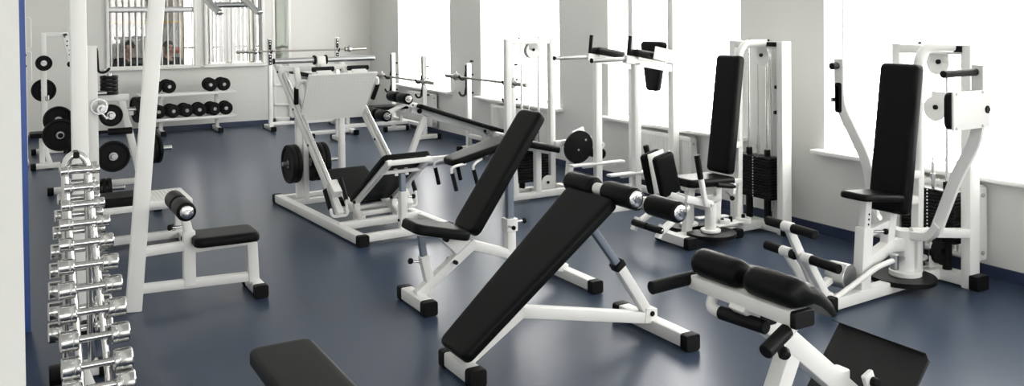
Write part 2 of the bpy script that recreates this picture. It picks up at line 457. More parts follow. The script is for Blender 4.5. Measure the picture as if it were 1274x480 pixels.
# unseen fill lamps, added under the ceiling to brighten gym and corridor
LAMP = emit_mat('fill_lamp_diffuser', (1, .985, .96), FILL_S)
for (x, y) in ((1.5, -5.2), (3.6, -5.2), (1.5, -2.4), (3.6, -2.4), (1.5, .3), (3.6, .3), (1.5, 3.4), (3.6, 3.4), (1.5, 6.6), (3.6, 6.6), (1.5, 9.8), (3.6, 9.8), (1.5, 12.6), (3.6, 12.6), (1.6, 15.1), (3.8, 15.1)):
    m = MB(); m.bar((x, y-.62, CZ-.03), (x, y+.62, CZ-.03), .34, .06); w = struct('added_fill_lamp', m, PLASTIC)
    g = MB(); g.bar((x, y-.58, CZ-.062), (x, y+.58, CZ-.062), .30, .006, r=.002); gp = g.build('fill_diffuser', LAMP, None); gp.parent = w

# radiators under the windows
def radiator(y0, y1, label, z0=.115, z1=.585):
    t = thing('radiator', label, 'radiator', (5.42, (y0+y1)/2, 0), 'panel radiators under the windows')
    xf, xb = 5.365, 5.44
    m = MB(); n = int((y1-y0)/.033)
    vs = []
    for i in range(n*4+1):
        y = y0+.012+(y1-y0-.024)*i/(n*4); dx = (0, .008, .008, 0)[i % 4]
        vs += [(xf+dx, y, z0+.03), (xf+dx, y, z1-.03)]
    m.add(vs, [(2*i, 2*i+2, 2*i+3, 2*i+1) for i in range(n*4)])
    m.bar((xf+.005, y0, z0+.015), (xf+.005, y1, z0+.015), .012, .035); m.bar((xf+.005, y0, z1-.015), (xf+.005, y1, z1-.015), .012, .035)
    m.bar((xb, y0, (z0+z1)/2), (xb, y1, (z0+z1)/2), .012, z1-z0-.02)
    m.build('panel', PLASTIC, t)
    for y in (y0+.008, y1-.008): P(t, 'side_cover', PLASTIC, ('bar', (xf, y, (z0+z1)/2), (xb, y, (z0+z1)/2), .016, z1-z0))
    P(t, 'top_grille', PLASTIC, ('bar', (xf+.035, y0+.01, z1+.002), (xf+.035, y1-.01, z1+.002), .07, .008), *[('bar', (xf+.006, y0+.02+(y1-y0-.04)*k/16, z1+.008), (xf+.066, y0+.02+(y1-y0-.04)*k/16, z1+.008), .006, .006) for k in range(17)])
    for z in (z0+.05, z1-.05): P(t, 'bleed_plug', STEEL, ('cyl', (xf+.03, y0-.012, z), (xf+.03, y0+.002, z), .013))
    for y in (y0+.12, y1-.12): P(t, 'wall_bracket', PLASTIC, ('bar', (xb, y, z0+.1), (WX, y, z0+.1), .03, .05), ('bar', (xb, y, z1-.1), (WX, y, z1-.1), .03, .05))
    P(t, 'supply_pipe', PLASTIC, ('tube', fil([(xf+.04, y1+.0, z0+.04), (xf+.04, y1+.05, z0+.04), (xf+.04, y1+.05, .0)], .03), .011))
radiator(3.37, 4.22, 'white panel radiator under the nearest window, behind the butterfly machine')
radiator(6.09, 6.98, 'white panel radiator behind the knee raise station')
radiator(8.95, 9.86, 'white panel radiator behind the tall single cable column')
radiator(11.62, 12.5, 'white panel radiator under the farthest window, behind the bench press')
# ================================================================== decline bench (foreground)
t = thing('decline_bench', 'long black decline bench with two pairs of foot rollers, nearest large bench in the middle', 'exercise bench', (2.4, 3.71, 0))
foot(t, 'front_foot', (1.862, 3.56, 0), (1.862, 3.90, 0), .075, .07)
foot(t, 'rear_foot', (3.0, 3.39, 0), (3.0, 4.02, 0), .075, .07)
P(t, 'frame', WHITE, ('bar', (1.862, 3.71, .075), (2.19, 3.71, .275), .06, .06), ('bar', (2.17, 3.71, .262), (2.985, 3.71, .085), .06, .06), ('bar', (1.95, 3.71, .16), (2.60, 3.71, .70), .05, .045),
  ('prism', [(2.92, 3.744, .075), (3.0, 3.744, .075), (3.0, 3.744, .14), (2.93, 3.744, .15)], (0, -.068, 0)))
P(t, 'strut', WHITE, ('bar', (2.96, 3.71, .115), (2.765, 3.71, .40), .055, .055))
P(t, 'strut_sleeve', GREYBLUE, ('bar', (2.772, 3.71, .39), (2.565, 3.71, .665), .04, .04))
P(t, 'collar', RUBBER, ('bar', (2.775, 3.71, .385), (2.755, 3.71, .415), .066, .066))
P(t, 'pivot_bolt', RUBBER, ('cyl', (2.965, 3.668, .118), (2.965, 3.752, .118), .014))
dx = V3((2.612-1.80, 0, .795-.135))
P(t, 'pad', BLACKV, ('pad', (1.80, 3.735, .14), dx, (0, 1, 0), dx.length, .275, .055, {'W2': .415, 'rc': .04, 're': .02}))
P(t, 'roller_arm', WHITE, ('bar', (2.56, 3.71, .70), (2.955, 3.71, .705), .045, .045), ('bar', (2.665, 3.71, .70), (2.665, 3.71, .80), .04, .04))
for (x, z) in ((2.665, .805), (2.945, .705)):
    P(t, 'roller_axle', CHROME, ('cyl', (x, 3.415, z), (x, 4.005, z), .016))
    P(t, 'axle_sleeve', WHITE, ('cyl', (x, 3.665, z), (x, 3.755, z), .030))
    for s in (-1, 1):
        ya, yb = 3.71+s*.05, 3.71+s*.285
        P(t, 'foam_roller', BLACKV, ('roller', (x, ya, z), (x, yb, z), .055))
        P(t, 'end_cap', CHROME, ('lathe', [(0, 0), (0, .04), (.006, .04), (.010, .034), (.010, .014), (.016, .012), (.016, 0)], (x, yb-.002*s, z), (0, s, 0)))

# ================================================================== adjustable bench with upright back
t = thing('adjustable_bench', 'black adjustable bench with upright backrest and tilted seat, just behind the decline bench', 'exercise bench', (2.6, 4.75, 0))
foot(t, 'front_foot', (2.085, 4.56, 0), (2.085, 4.96, 0), .075, .07)
foot(t, 'rear_foot', (3.13, 4.40, 0), (3.13, 5.08, 0), .07, .065)
P(t, 'frame', WHITE, ('bar', (2.085, 4.76, .07), (2.47, 4.76, .335), .06, .06), ('bar', (2.45, 4.76, .32), (3.13, 4.76, .075), .06, .06),
  ('prism', [(2.22, 4.78, .40), (2.42, 4.78, .37), (2.47, 4.78, .30), (2.36, 4.78, .26)], (0, -.04, 0)))
P(t, 'seat_post', WHITE, ('bar', (2.175, 4.76, .11), (2.13, 4.76, .30), .055, .055))
P(t, 'seat_post_sleeve', GREYBLUE, ('bar', (2.133, 4.76, .29), (2.112, 4.76, .435), .04, .04))
knob(t, (2.12, 4.76, .26), (2.06, 4.76, .275))
P(t, 'pivot_bolt', RUBBER, ('cyl', (2.26, 4.70, .385), (2.26, 4.82, .385), .014), ('cyl', (2.32, 4.70, .24), (2.32, 4.82, .24), .012))
P(t, 'seat_bracket', WHITE, ('bar', (2.09, 4.76, .437), (2.42, 4.76, .372), .05, .03))
d1 = V3((2.40-2.045, 0, .43-.515))
P(t, 'seat', BLACKV, ('pad', (2.045, 4.77, .515), d1, (0, 1, 0), d1.length, .27, .06, {'W2': .30, 'rc': .06, 're': .024}))
d2 = V3((2.880-2.385, 0, 1.115-.42))
P(t, 'backrest', BLACKV, ('pad', (2.385, 4.77, .42), d2, (0, 1, 0), d2.length, .27, .06, {'rc': .05, 're': .022}))
n2 = V3((d2.z, 0, -d2.x)).normalized()
P(t, 'backrest_frame', WHITE, ('bar', V3((2.40, 4.77, .43))+n2*.075, V3((2.78, 4.77, .965))+n2*.075, .05, .035))
P(t, 'post', WHITE, ('bar', (2.718, 4.76, .24), (2.718, 4.76, .44), .06, .06, {'up': Y}))
P(t, 'post_collar', WHITE, ('bar', (2.718, 4.76, .37), (2.718, 4.76, .45), .078, .078, {'up': Y}))
P(t, 'post_sleeve', GREYBLUE, ('bar', (2.718, 4.76, .44), (2.718, 4.76, .755), .045, .045, {'up': Y}))
P(t, 'post_roller', RUBBER, ('cyl', (2.718, 4.72, .765), (2.718, 4.80, .765), .022))
P(t, 'roller_fork', PLASTIC, ('bar', (2.718, 4.715, .74), (2.718, 4.715, .79), .03, .008, {'up': Y}), ('bar', (2.718, 4.805, .74), (2.718, 4.805, .79), .03, .008, {'up': Y}))
knob(t, (2.755, 4.76, .42), (2.81, 4.76, .42))
knob(t, (2.69, 4.72, .41), (2.69, 4.67, .41), .012)

# ================================================================== lat pulldown
t = thing('lat_pulldown_machine', 'white lat pulldown machine with slanted upright, knee rollers and small black seat', 'cable machine', (.9, 5.57, 0))
P(t, 'mast', WHITE, ('bar', (.375, 5.57, .0), (.375, 5.57, 2.36), .085, .085, {'up': Y}))
P(t, 'slanted_upright', WHITE, ('bar', (.640, 5.57, .0), (.842, 5.57, 2.36), .088, .06, {'up': Y}))
P(t, 'boom', WHITE, ('bar', (.28, 5.57, 2.39), (1.32, 5.57, 2.39), .07, .07))
foot(t, 'mast_foot', (.385, 5.24, 0), (.385, 5.90, 0), .07, .065)
P(t, 'base_beam', WHITE, ('bar', (.375, 5.57, .06), (.64, 5.57, .06), .05, .06), ('bar', (.65, 5.57, .125), (1.335, 5.57, .100), .052, .055))
P(t, 'seat_beam', WHITE, ('bar', (.68, 5.57, .34), (.965, 5.57, .345), .055, .055), ('bar', (.95, 5.57, .318), (1.35, 5.57, .322), .055, .04))
P(t, 'knee_post', WHITE, ('bar', (.955, 5.57, .10), (.955, 5.57, .43), .07, .06, {'up': Y}))
P(t, 'knee_post_sleeve', WHITE, ('bar', (.955, 5.57, .42), (.920, 5.57, .57), .05, .045, {'up': Y}))
P(t, 'seat_leg', WHITE, ('bar', (1.325, 5.57, .31), (1.335, 5.57, .06), .065, .065, {'up': Y}))
foot(t, 'seat_foot', (1.345, 5.40, 0), (1.345, 5.74, 0), .07, .065)
P(t, 'seat', BLACKV, ('pad', (.965, 5.56, .408), (1, 0, -.012), (0, 1, 0), .385, .29, .058, {'rc': .05, 're': .024}))
knob(t, (.935, 5.57, .46), (.86, 5.57, .463))
P(t, 'roller_axle', CHROME, ('cyl', (.908, 5.335, .59), (.908, 5.81, .59), .015))
for s in (-1, 1):
    P(t, 'foam_roller', BLACKV, ('roller', (.908, 5.572+s*.012, .59), (.908, 5.572+s*.225, .59), .056))
    P(t, 'end_cap', CHROME, ('lathe', [(0, 0), (0, .038), (.006, .038), (.010, .03), (.010, .012), (.016, .010), (.016, 0)], (.908, 5.572+s*.223, .59), (0, s, 0)))
P(t, 'pulley_bracket', WHITE, ('bar', (1.225, 5.555, 2.36), (1.225, 5.555, 2.26), .06, .006, {'up': Y}), ('bar', (1.225, 5.585, 2.36), (1.225, 5.585, 2.26), .06, .006, {'up': Y}))
pulley(t, (1.225, 5.57, 2.27), Y)
P(t, 'cable', STEEL, ('cyl', (1.225, 5.57, 2.3), (1.225, 5.57, 1.86), .004, {'n': 8}))
h = thing('pulldown_handle', 'chrome close grip pulldown handle hanging at the top left', 'cable handle', (1.225, 5.57, 1.82))
P(h, 'crossbar', STEEL, ('cyl', (1.125, 5.60, 1.79), (1.325, 5.54, 1.79), .017))
P(h, 'hook', STEEL, ('ring', [(-.004, .016), (-.004, .026), (.004, .026), (.004, .016)], (1.225, 5.57, 1.835), Y, {'n': 18}), ('cyl', (1.225, 5.57, 1.79), (1.225, 5.57, 1.822), .012))
for (a, b) in (((1.05, 5.66, 1.875), (1.15, 5.53, 1.735)), ((1.25, 5.60, 1.875), (1.375, 5.47, 1.735))):
    P(h, 'grip', STEEL, ('bar', a, b, .055, .030, {'r': .012}))

# ================================================================== leg press
t = thing('leg_press_machine', 'white leg press with tilted tread foot plate and low reclined seat', 'leg press', (2.62, 7.1, 0))
foot(t, 'left_base_rail', (2.25, 6.23, 0), (2.25, 8.20, 0), .075, .07, ends=(1, 1))
foot(t, 'right_base_rail', (2.97, 6.23, 0), (2.97, 8.20, 0), .075, .07, ends=(1, 1))
P(t, 'cross_beam', WHITE, ('bar', (2.25, 6.30, .05), (2.97, 6.30, .05), .06, .06), ('bar', (2.25, 6.72, .06), (2.97, 6.72, .06), .06, .06), ('bar', (2.25, 8.1, .05), (2.97, 8.1, .05), .06, .06))
gd = V3((0, 8.30-6.80, 1.30-.17))
for x in (2.30, 2.92):
    P(t, 'guide_frame', WHITE, ('bar', (x, 6.80, .13), (x, 8.30, 1.29), .055, .065))
    P(t, 'guide_rod', CHROME, ('cyl', (x+.0, 6.93, .30), (x+.0, 8.10, 1.20), .017))
    P(t, 'rear_post', WHITE, ('bar', (x+.10 if x < 2.6 else x-.10, 8.02, .06), (x+.10 if x < 2.6 else x-.10, 8.02, 1.10), .055, .055, {'up': Y}))
    P(t, 'guide_bolt', RUBBER, *[('cyl', (x-.034, 6.80+1.5*q, .13+1.16*q), (x+.034, 6.80+1.5*q, .13+1.16*q), .012) for q in (.15, .42, .66, .93)])
    P(t, 'safety_handle', RUBBER, ('cyl', (x-.06, 6.86, .17), (x-.06, 6.98, .31), .018), ('cyl', (x+.06, 6.82, .24), (x+.06, 6.93, .40), .018))
    P(t, 'stop_lever', WHITE, ('tube', fil([(x-.06, 6.86, .18), (x-.06, 6.83, .12), (x+.06, 6.80, .12), (x+.06, 6.82, .25)], .03), .012))
    P(t, 'guide_block', WHITE, ('bar', (x, 6.86, .285), (x, 6.97, .365), .075, .07))
P(t, 'top_bar', WHITE, ('bar', (2.28, 8.20, 1.235), (2.94, 8.20, 1.235), .05, .05))
# carriage
cr = P(t, 'carriage', WHITE, ('bar', (2.36, 7.74, .86), (2.36, 7.95, 1.25), .05, .05), ('bar', (2.86, 7.74, .86), (2.86, 7.95, 1.25), .05, .05), ('bar', (2.28, 7.80, .90), (2.94, 7.80, .90), .05, .05),
  ('bar', (2.61, 7.60, 1.10), (2.61, 7.98, 1.27), .06, .06), ('bar', (2.61, 7.98, 1.25), (2.61, 8.00, 1.345), .085, .07))
P(t, 'weight_sleeve', STEEL, ('cyl', (2.175, 8.0, 1.318), (2.57, 8.0, 1.318), .026), parent=cr)
P(t, 'weight_sleeve', STEEL, ('cyl', (2.66, 8.0, 1.318), (3.155, 8.0, 1.318), .026), parent=cr)
for x in (2.555, 2.665): P(t, 'sleeve_flange', RUBBER, ('cyl', (x-.008, 8.0, 1.318), (x+.008, 8.0, 1.318), .045), parent=cr)
P(t, 'sleeve_cap', RUBBER, ('cyl', (2.165, 8.0, 1.318), (2.177, 8.0, 1.318), .028), parent=cr)
m = MB()
c0, c1, c2, c3 = V3((2.285, 7.66, .80)), V3((2.872, 7.66, .80)), V3((2.945, 7.46, 1.21)), V3((2.305, 7.46, 1.21))
nn = (c1-c0).cross(c3-c0).normalized()
m.prism([c0, c1, c2, c3], -nn*.025)
fp = m.build('foot_plate', TREAD, t)
uvl = fp.data.uv_layers.new(name='UVMap')
for lp in fp.data.loops:
    co = fp.data.vertices[lp.vertex_index].co; uvl.data[lp.index].uv = (co.x, co.z*1.1)
for (x, s) in ((2.31, -1), (2.935, 1)):
    P(t, 'side_handle', WHITE, ('tube', fil([(x-s*.03, 7.56, 1.15), (x+s*.05, 7.56, 1.165), (x+s*.075, 7.62, 1.06), (x+s*.05, 7.68, .95)], .04), .015))
    P(t, 'grip', RUBBER, ('cyl', (x+s*.074, 7.60, 1.10), (x+s*.05, 7.675, .955), .021))
for x in (2.47, 2.80):
    P(t, 'top_grip', RUBBER, ('cyl', (x-.10, 7.57, 1.255), (x+.10, 7.57, 1.255), .022))
    P(t, 'grip_bracket', WHITE, ('bar', (x, 7.57, 1.245), (x, 7.50, 1.205), .14, .02))
# storage peg
P(t, 'plate_peg', STEEL, ('cyl', (2.18, 7.83, .41), (2.70, 7.83, .41), .020))
P(t, 'peg_post', WHITE, ('bar', (2.395, 7.83, .06), (2.395, 7.83, 1.0), .05, .05, {'up': Y}), ('bar', (2.25, 7.83, .055), (2.97, 7.83, .055), .05, .05))
# seat and backrest
P(t, 'seat', BLACKV, ('pad', (2.61, 7.02, .19), (0, .45, .20), (-1, 0, 0), .50, .42, .055, {'rc': .03, 're': .018}))
P(t, 'seat_frame', WHITE, ('bar', (2.45, 6.70, .10), (2.45, 7.43, .30), .045, .045), ('bar', (2.77, 6.70, .10), (2.77, 7.43, .30), .045, .045), ('bar', (2.40, 7.02, .115), (2.82, 7.02, .115), .05, .04))
bd = V3((0, 6.24-6.92, .655-.215))
P(t, 'backrest', BLACKV, ('pad', (2.62, 6.92, .235), bd, (1, 0, 0), bd.length, .42, .05, {'rc': .05, 're': .018}))
bn = V3((0, bd.z, -bd.y)).normalized()  # towards the user's back (up/forward)
under = V3((0, -.54, -.84))*.062
P(t, 'backrest_frame', WHITE, ('bar', V3((2.455, 6.86, .27))+under, V3((2.455, 6.235, .675))+under*1.1, .045, .04), ('bar', V3((2.785, 6.86, .27))+under, V3((2.785, 6.235, .675))+under*1.1, .045, .04),
  ('bar', V3((2.43, 6.25, .665))+under*1.1, V3((2.81, 6.25, .665))+under*1.1, .045, .04), ('bar', V3((2.44, 6.38, .58))+under*1.25, V3((2.80, 6.38, .58))+under*1.25, .02, .03))
P(t, 'hinge_bracket', WHITE, ('bar', (2.455, 6.84, .06), (2.455, 6.84, .235), .05, .05, {'up': Y}), ('bar', (2.785, 6.84, .06), (2.785, 6.84, .235), .05, .05, {'up': Y}), ('bar', (2.43, 6.84, .11), (2.81, 6.84, .11), .05, .04))
P(t, 'hinge_bolt', RUBBER, *[('cyl', (x-.036, 6.82, .215), (x+.036, 6.82, .215), .014) for x in (2.455, 2.785)])
P(t, 'post', WHITE, ('bar', (2.62, 6.33, .05), (2.62, 6.33, .36), .06, .06, {'up': Y}))
P(t, 'post_sleeve', GREYBLUE, ('bar', (2.62, 6.33, .35), (2.62, 6.34, .50), .045, .045, {'up': Y}))
P(t, 'post_fork', PLASTIC, ('bar', (2.575, 6.34, .48), (2.575, 6.36, .535), .03, .01, {'up': Y}), ('bar', (2.665, 6.34, .48), (2.665, 6.36, .535), .03, .01, {'up': Y}))
knob(t, (2.65, 6.33, .31), (2.70, 6.33, .31))
P(t, 'post_bolt', RUBBER, ('cyl', (2.578, 6.33, .14), (2.588, 6.33, .14), .012))

t.rotation_euler = (0, 0, math.radians(3.4)); LEGP = t
# ================================================================== loose weight plates
PLATE_MESH = {}
def plate_mesh(r, w):
    k = (round(r, 3), round(w, 3))
    if k not in PLATE_MESH:
        m = MB(); h = w/2
        m.ring([(-h*.7, .027), (-h*.7, r*.30), (-h*.45, r*.34), (-h*.45, r*.80), (-h, r*.86), (-h, r*.97), (-h*.6, r), (h*.6, r), (h, r*.97), (h, r*.86), (h*.45, r*.80), (h*.45, r*.34), (h*.7, r*.30), (h*.7, .027)], (0, 0, 0), (0, 0, 1), 40)
        o = m.build('weight_plate', RUBBER, None); PLATE_MESH[k] = (o.data, o)
        b = MB(); b.ring([(-h*.72, .0262), (-h*.72, .036), (h*.72, .036), (h*.72, .0262)], (0, 0, 0), (0, 0, 1), 24)
        hb = b.build('hub_ring', STEEL, o); PLATE_MESH[k] = (o, hb)
        return o, True
    return PLATE_MESH[k], False
def plate(pos, axis, r, w, label, group):
    k, first = plate_mesh(r, w)
    if first: o = k
    else:
        src, hb = k
        o = src.copy(); COL.objects.link(o); c = hb.copy(); COL.objects.link(c); c.parent = o
    o.location = pos
    o.rotation_mode = 'QUATERNION'; o.rotation_quaternion = V3((0, 0, 1)).rotation_difference(V3(axis).normalized())
    return tag(o, label, 'weight plate', group)
for k, (x, l) in enumerate(((2.245, 'outer black plate on the left end of the leg press storage bar'), (2.292, 'inner black plate of the left pair on the leg press storage bar'),
             (2.455, 'black plate on the leg press storage bar, first right of the thin post'), (2.505, 'black plate on the leg press storage bar, middle of the right three'), (2.555, 'black plate on the leg press storage bar, rightmost of all five'))):
    rm = Matrix.Rotation(math.radians(3.4), 3, 'Z')
    plate(V3((2.62, 7.1, 0))+rm @ (V3((x, 7.83, .406))-V3((2.62, 7.1, 0))), rm @ X, .172, .042, l, 'weight plates on the leg press')
# ================================================================== prone leg curl with cable column
t = thing('leg_curl_machine', 'white prone leg curl with four hanging grips, tall cable column and round black cam', 'leg curl machine', (4.2, 7.1, 0))
yc = 7.22
P(t, 'column', WHITE, ('bar', (4.115, yc, 0), (4.115, yc, 1.49), .06, .06, {'up': Y}), ('bar', (4.60, yc, 0), (4.60, yc, 1.49), .06, .06, {'up': Y}), ('bar', (4.10, yc, 1.462), (4.615, yc, 1.462), .052, .055), ('bar', (4.10, yc, .04), (4.615, yc, .04), .052, .07))
P(t, 'top_bolt', RUBBER, *[('cyl', (x, yc, 1.49), (x, yc, 1.505), .012) for x in (4.245, 4.455)])
weight_stack(t, 4.36, yc, .13, .44, .33, .13, 12, X, .095, 1.44)
P(t, 'pulley_plate', WHITE, ('cyl', (4.385, yc-.03, 1.375), (4.385, yc-.022, 1.375), .078), ('cyl', (4.385, yc+.022, 1.375), (4.385, yc+.03, 1.375), .078), ('bar', (4.385, yc-.026, 1.45), (4.385, yc-.026, 1.38), .11, .008, {'up': Y}), ('bar', (4.385, yc+.026, 1.45), (4.385, yc+.026, 1.38), .11, .008, {'up': Y}))
P(t, 'pulley_bolt', RUBBER, ('cyl', (4.385, yc-.042, 1.385), (4.385, yc+.042, 1.385), .014))
pulley(t, (4.385, yc, 1.375), Y, .065)
P(t, 'cable', STEEL, ('cyl', (4.455, yc-.0, .12), (4.455, yc-.0, 1.375), .005, {'n': 8}), ('cyl', (4.36, yc, .55), (4.32, yc, 1.375), .004, {'n': 8}))
P(t, 'low_pulley_plate', WHITE, ('cyl', (4.50, yc-.085, .11), (4.50, yc-.077, .11), .072), ('bar', (4.50, yc-.081, .035), (4.50, yc-.081, .11), .144, .008, {'up': Y}))
P(t, 'pulley_bolt', RUBBER, ('cyl', (4.50, yc-.098, .115), (4.50, yc-.06, .115), .014))
P(t, 'base', WHITE, ('bar', (4.02, 7.0, .045), (4.64, 7.0, .045), .06, .06), ('bar', (4.36, 7.0, .045), (4.36, 7.22, .045), .055, .055))
P(t, 'pad_post', WHITE, ('bar', (4.06, 7.0, .06), (4.02, 7.0, .53), .06, .06, {'up': Y}), ('bar', (4.30, 7.0, .06), (4.30, 7.0, .47), .06, .06, {'up': Y}))
# two part pad: head part falls towards the front
p1 = V3((.60, 0, .155))
P(t, 'pad', BLACKV, ('pad', (3.37, 7.0, .455), p1, (0, 1, 0), p1.length, .26, .06, {'W2': .34, 'rc': .06, 're': .022}), ('pad', (3.965, 7.0, .612), (.5, 0, -.12), (0, 1, 0), .52, .34, .06, {'rc': .04, 're': .022}))
P(t, 'pad_beam', WHITE, ('bar', (3.48, 7.0, .415), (3.95, 7.0, .535), .05, .03), ('bar', (3.95, 7.0, .535), (4.42, 7.0, .425), .05, .03))
for s in (-1, 1):
    y0 = 7.0+s*.10
    P(t, 'handle_tube', WHITE, ('tube', fil([(3.50, y0, .415), (3.40, 7.0+s*.16, .42), (3.32, 7.0+s*.17, .405), (3.36, 7.0+s*.175, .24)], .05), .012), ('tube', fil([(3.66, y0, .445), (3.58, 7.0+s*.15, .43), (3.54, 7.0+s*.16, .40), (3.575, 7.0+s*.165, .25)], .05), .012))
    P(t, 'grip', RUBBER, ('cyl', (3.335, 7.0+s*.172, .36), (3.372, 7.0+s*.177, .205), .018))
    P(t, 'grip', RUBBER, ('cyl', (3.548, 7.0+s*.161, .37), (3.585, 7.0+s*.167, .225), .018))
# cam and roller arm
P(t, 'cam_beam', WHITE, ('bar', (4.60, 7.16, .47), (4.98, 7.10, .50), .05, .055), ('prism', [(4.70, 7.13, .45), (4.94, 7.13, .50), (4.90, 7.13, .62), (4.78, 7.13, .58)], (0, -.02, 0)))
P(t, 'cam_strut', WHITE, ('bar', (4.70, 7.10, .02), (4.75, 7.10, .45), .06, .06, {'up': Y}))
foot(t, 'cam_foot', (4.69, 6.94, 0), (4.69, 7.30, 0), .065, .06)
cpts = []
for k in range(40):
    a = 2*math.pi*k/40; r = .148+.022*max(0, math.cos(a-1.0))
    cpts.append((4.80+r*math.cos(a)*1.06, 7.075, .428+r*math.sin(a)))
P(t, 'cam', IRON, ('prism', cpts, (0, -.022, 0)))
P(t, 'cam_bolt', STEEL, ('cyl', (4.80, 7.045, .41), (4.80, 7.055, .41), .010), ('cyl', (4.885, 7.045, .50), (4.885, 7.055, .50), .010))
P(t, 'roller_lever', WHITE, ('bar', (4.80, 7.12, .43), (5.06, 7.12, .40), .04, .04))
P(t, 'lever_ring', PLASTIC, ('ring', [(-.012, .016), (-.012, .034), (.012, .034), (.012, .016)], (5.09, 7.08, .43), Y, {'n': 20}))
P(t, 'foam_roller', BLACKV, ('roller', (5.03, 6.98, .36), (5.03, 7.20, .36), .05))

# ================================================================== vertical knee raise / dip station
t = thing('knee_raise_station', 'white knee raise and dip station with forearm pads standing against the window wall', 'dip station', (5.0, 6.55, 0))
for y in (6.84, 6.25):
    P(t, 'rear_upright', WHITE, ('bar', (5.305, y, 0), (5.305, y, 2.25), .075, .075, {'up': Y}))
    P(t, 'front_leg', WHITE, ('bar', (4.875, y, 0), (4.875, y, 1.28), .07, .06, {'up': Y}))
    P(t, 'arm_beam', WHITE, ('bar', (4.755, y, 1.318), (5.312, y, 1.209), .06, .07))
    P(t, 'base_rail', WHITE, ('bar', (4.875, y, .04), (5.315, y, .04), .055, .06))
    P(t, 'dip_bar', STEEL, ('cyl', (4.40, y, 1.315), (4.78, y, 1.318), .019))
    P(t, 'bar_cap', RUBBER, ('cyl', (4.39, y, 1.315), (4.403, y, 1.315), .0215))
    P(t, 'upright_grip', RUBBER, ('cyl', (4.795, y, 1.345), (4.815, y, 1.52), .018))
    P(t, 'foot_step', WHITE, ('bar', (4.57, y, .305), (5.17, y, .300), .075, .022), ('bar', (4.70, y, .283), (5.08, y, .281), .04, .025))
    pv = V3((.33, 0, -.055))
    P(t, 'forearm_pad', BLACKV, ('pad', (4.845, y, 1.405), pv, V3((0, 1, .0)), pv.length, .13, .062, {'rc': .03, 're': .026, 'crown': .006}))
    P(t, 'pad_base', WHITE, ('bar', (4.87, y, 1.325), (5.16, y, 1.275), .10, .02))
P(t, 'pad_side_plate', PLASTIC, ('prism', [(5.01, 6.165, 1.315), (5.29, 6.165, 1.255), (5.31, 6.165, 1.365), (5.035, 6.165, 1.425)], (0, .012, 0)))
P(t, 'pull_up_bar', WHITE, ('cyl', (5.305, 6.0, 2.24), (5.305, 7.1, 2.24), .02))
P(t, 'cross_beam', WHITE, ('bar', (5.295, 6.25, 1.245), (5.295, 6.84, 1.245), .05, .05), ('bar', (5.305, 6.25, .04), (5.305, 6.84, .04), .055, .06))
P(t, 'back_pad', BLACKV, ('pad', (5.20, 6.45, 1.0), (.02, 0, 1), (0, 1, 0), .46, .17, .065, {'W2': .33, 'rc': .04, 're': .022}))

# ================================================================== hip abductor / adductor
t = thing('hip_abductor_machine', 'white seated hip machine with tall black backrest and knee pads, left of the butterfly machine', 'leg machine', (4.75, 5.05, 0))
tx = 5.205
P(t, 'column', WHITE, ('bar', (tx, 4.84, 0), (tx, 4.84, 1.49), .10, .06, {'up': Y}), ('bar', (tx, 5.35, 0), (tx, 5.35, 1.49), .10, .06, {'up': Y}), ('bar', (tx, 4.82, 1.46), (tx, 5.37, 1.46), .09, .055), ('bar', (tx, 4.82, .04), (tx, 5.37, .04), .09, .07))
P(t, 'rubber_cap', RUBBER, ('bar', (tx, 4.795, .042), (tx, 4.83, .042), .112, .082))
P(t, 'top_bolt', RUBBER, *[('cyl', (tx, y, 1.487), (tx, y, 1.503), .013) for y in (5.0, 5.195)])
weight_stack(t, tx-.01, 5.10, .255, .585, .38, .12, 15, Y, .097, 1.44)
P(t, 'rear_plate', PLASTIC, ('bar', (tx+.055, 4.97, .04), (tx+.055, 4.97, 1.43), .008, .09, {'up': Y}))
P(t, 'pulley_plate', PLASTIC, ('cyl', (tx-.03, 5.04, 1.37), (tx-.022, 5.04, 1.37), .075), ('bar', (tx-.026, 5.04, 1.45), (tx-.026, 5.04, 1.37), .008, .12, {'up': Y}))
P(t, 'pulley_bolt', RUBBER, ('cyl', (tx-.046, 5.04, 1.38), (tx+.02, 5.04, 1.38), .014))
pulley(t, (tx, 5.04, 1.37), X, .06)
P(t, 'pulley_block', PLASTIC, ('bar', (tx+.04, 4.94, 1.02), (tx+.04, 4.94, 1.22), .02, .085, {'up': Y}))
P(t, 'block_bolt', RUBBER, ('cyl', (tx+.018, 4.945, 1.13), (tx+.032, 4.945, 1.13), .015), ('cyl', (tx+.03, 4.965, .93), (tx+.052, 4.965, .93), .015))
P(t, 'cable', STEEL, ('cyl', (tx-.01, 5.10, .72), (tx-.01, 5.10, 1.37), .004, {'n': 8}), ('cyl', (tx, 4.955, .15), (tx, 4.98, 1.37), .004, {'n': 8}))
P(t, 'neck_tube', WHITE, ('tube', fil([(4.97, 5.09, .70), (4.985, 5.09, 1.40), (5.03, 5.07, 1.475), (5.17, 4.98, 1.475)], .10, 7), .030))
P(t, 'neck_grip', RUBBER, ('bar', (tx-.052, 5.12, 1.468), (tx-.052, 4.87, 1.468), .012, .036))
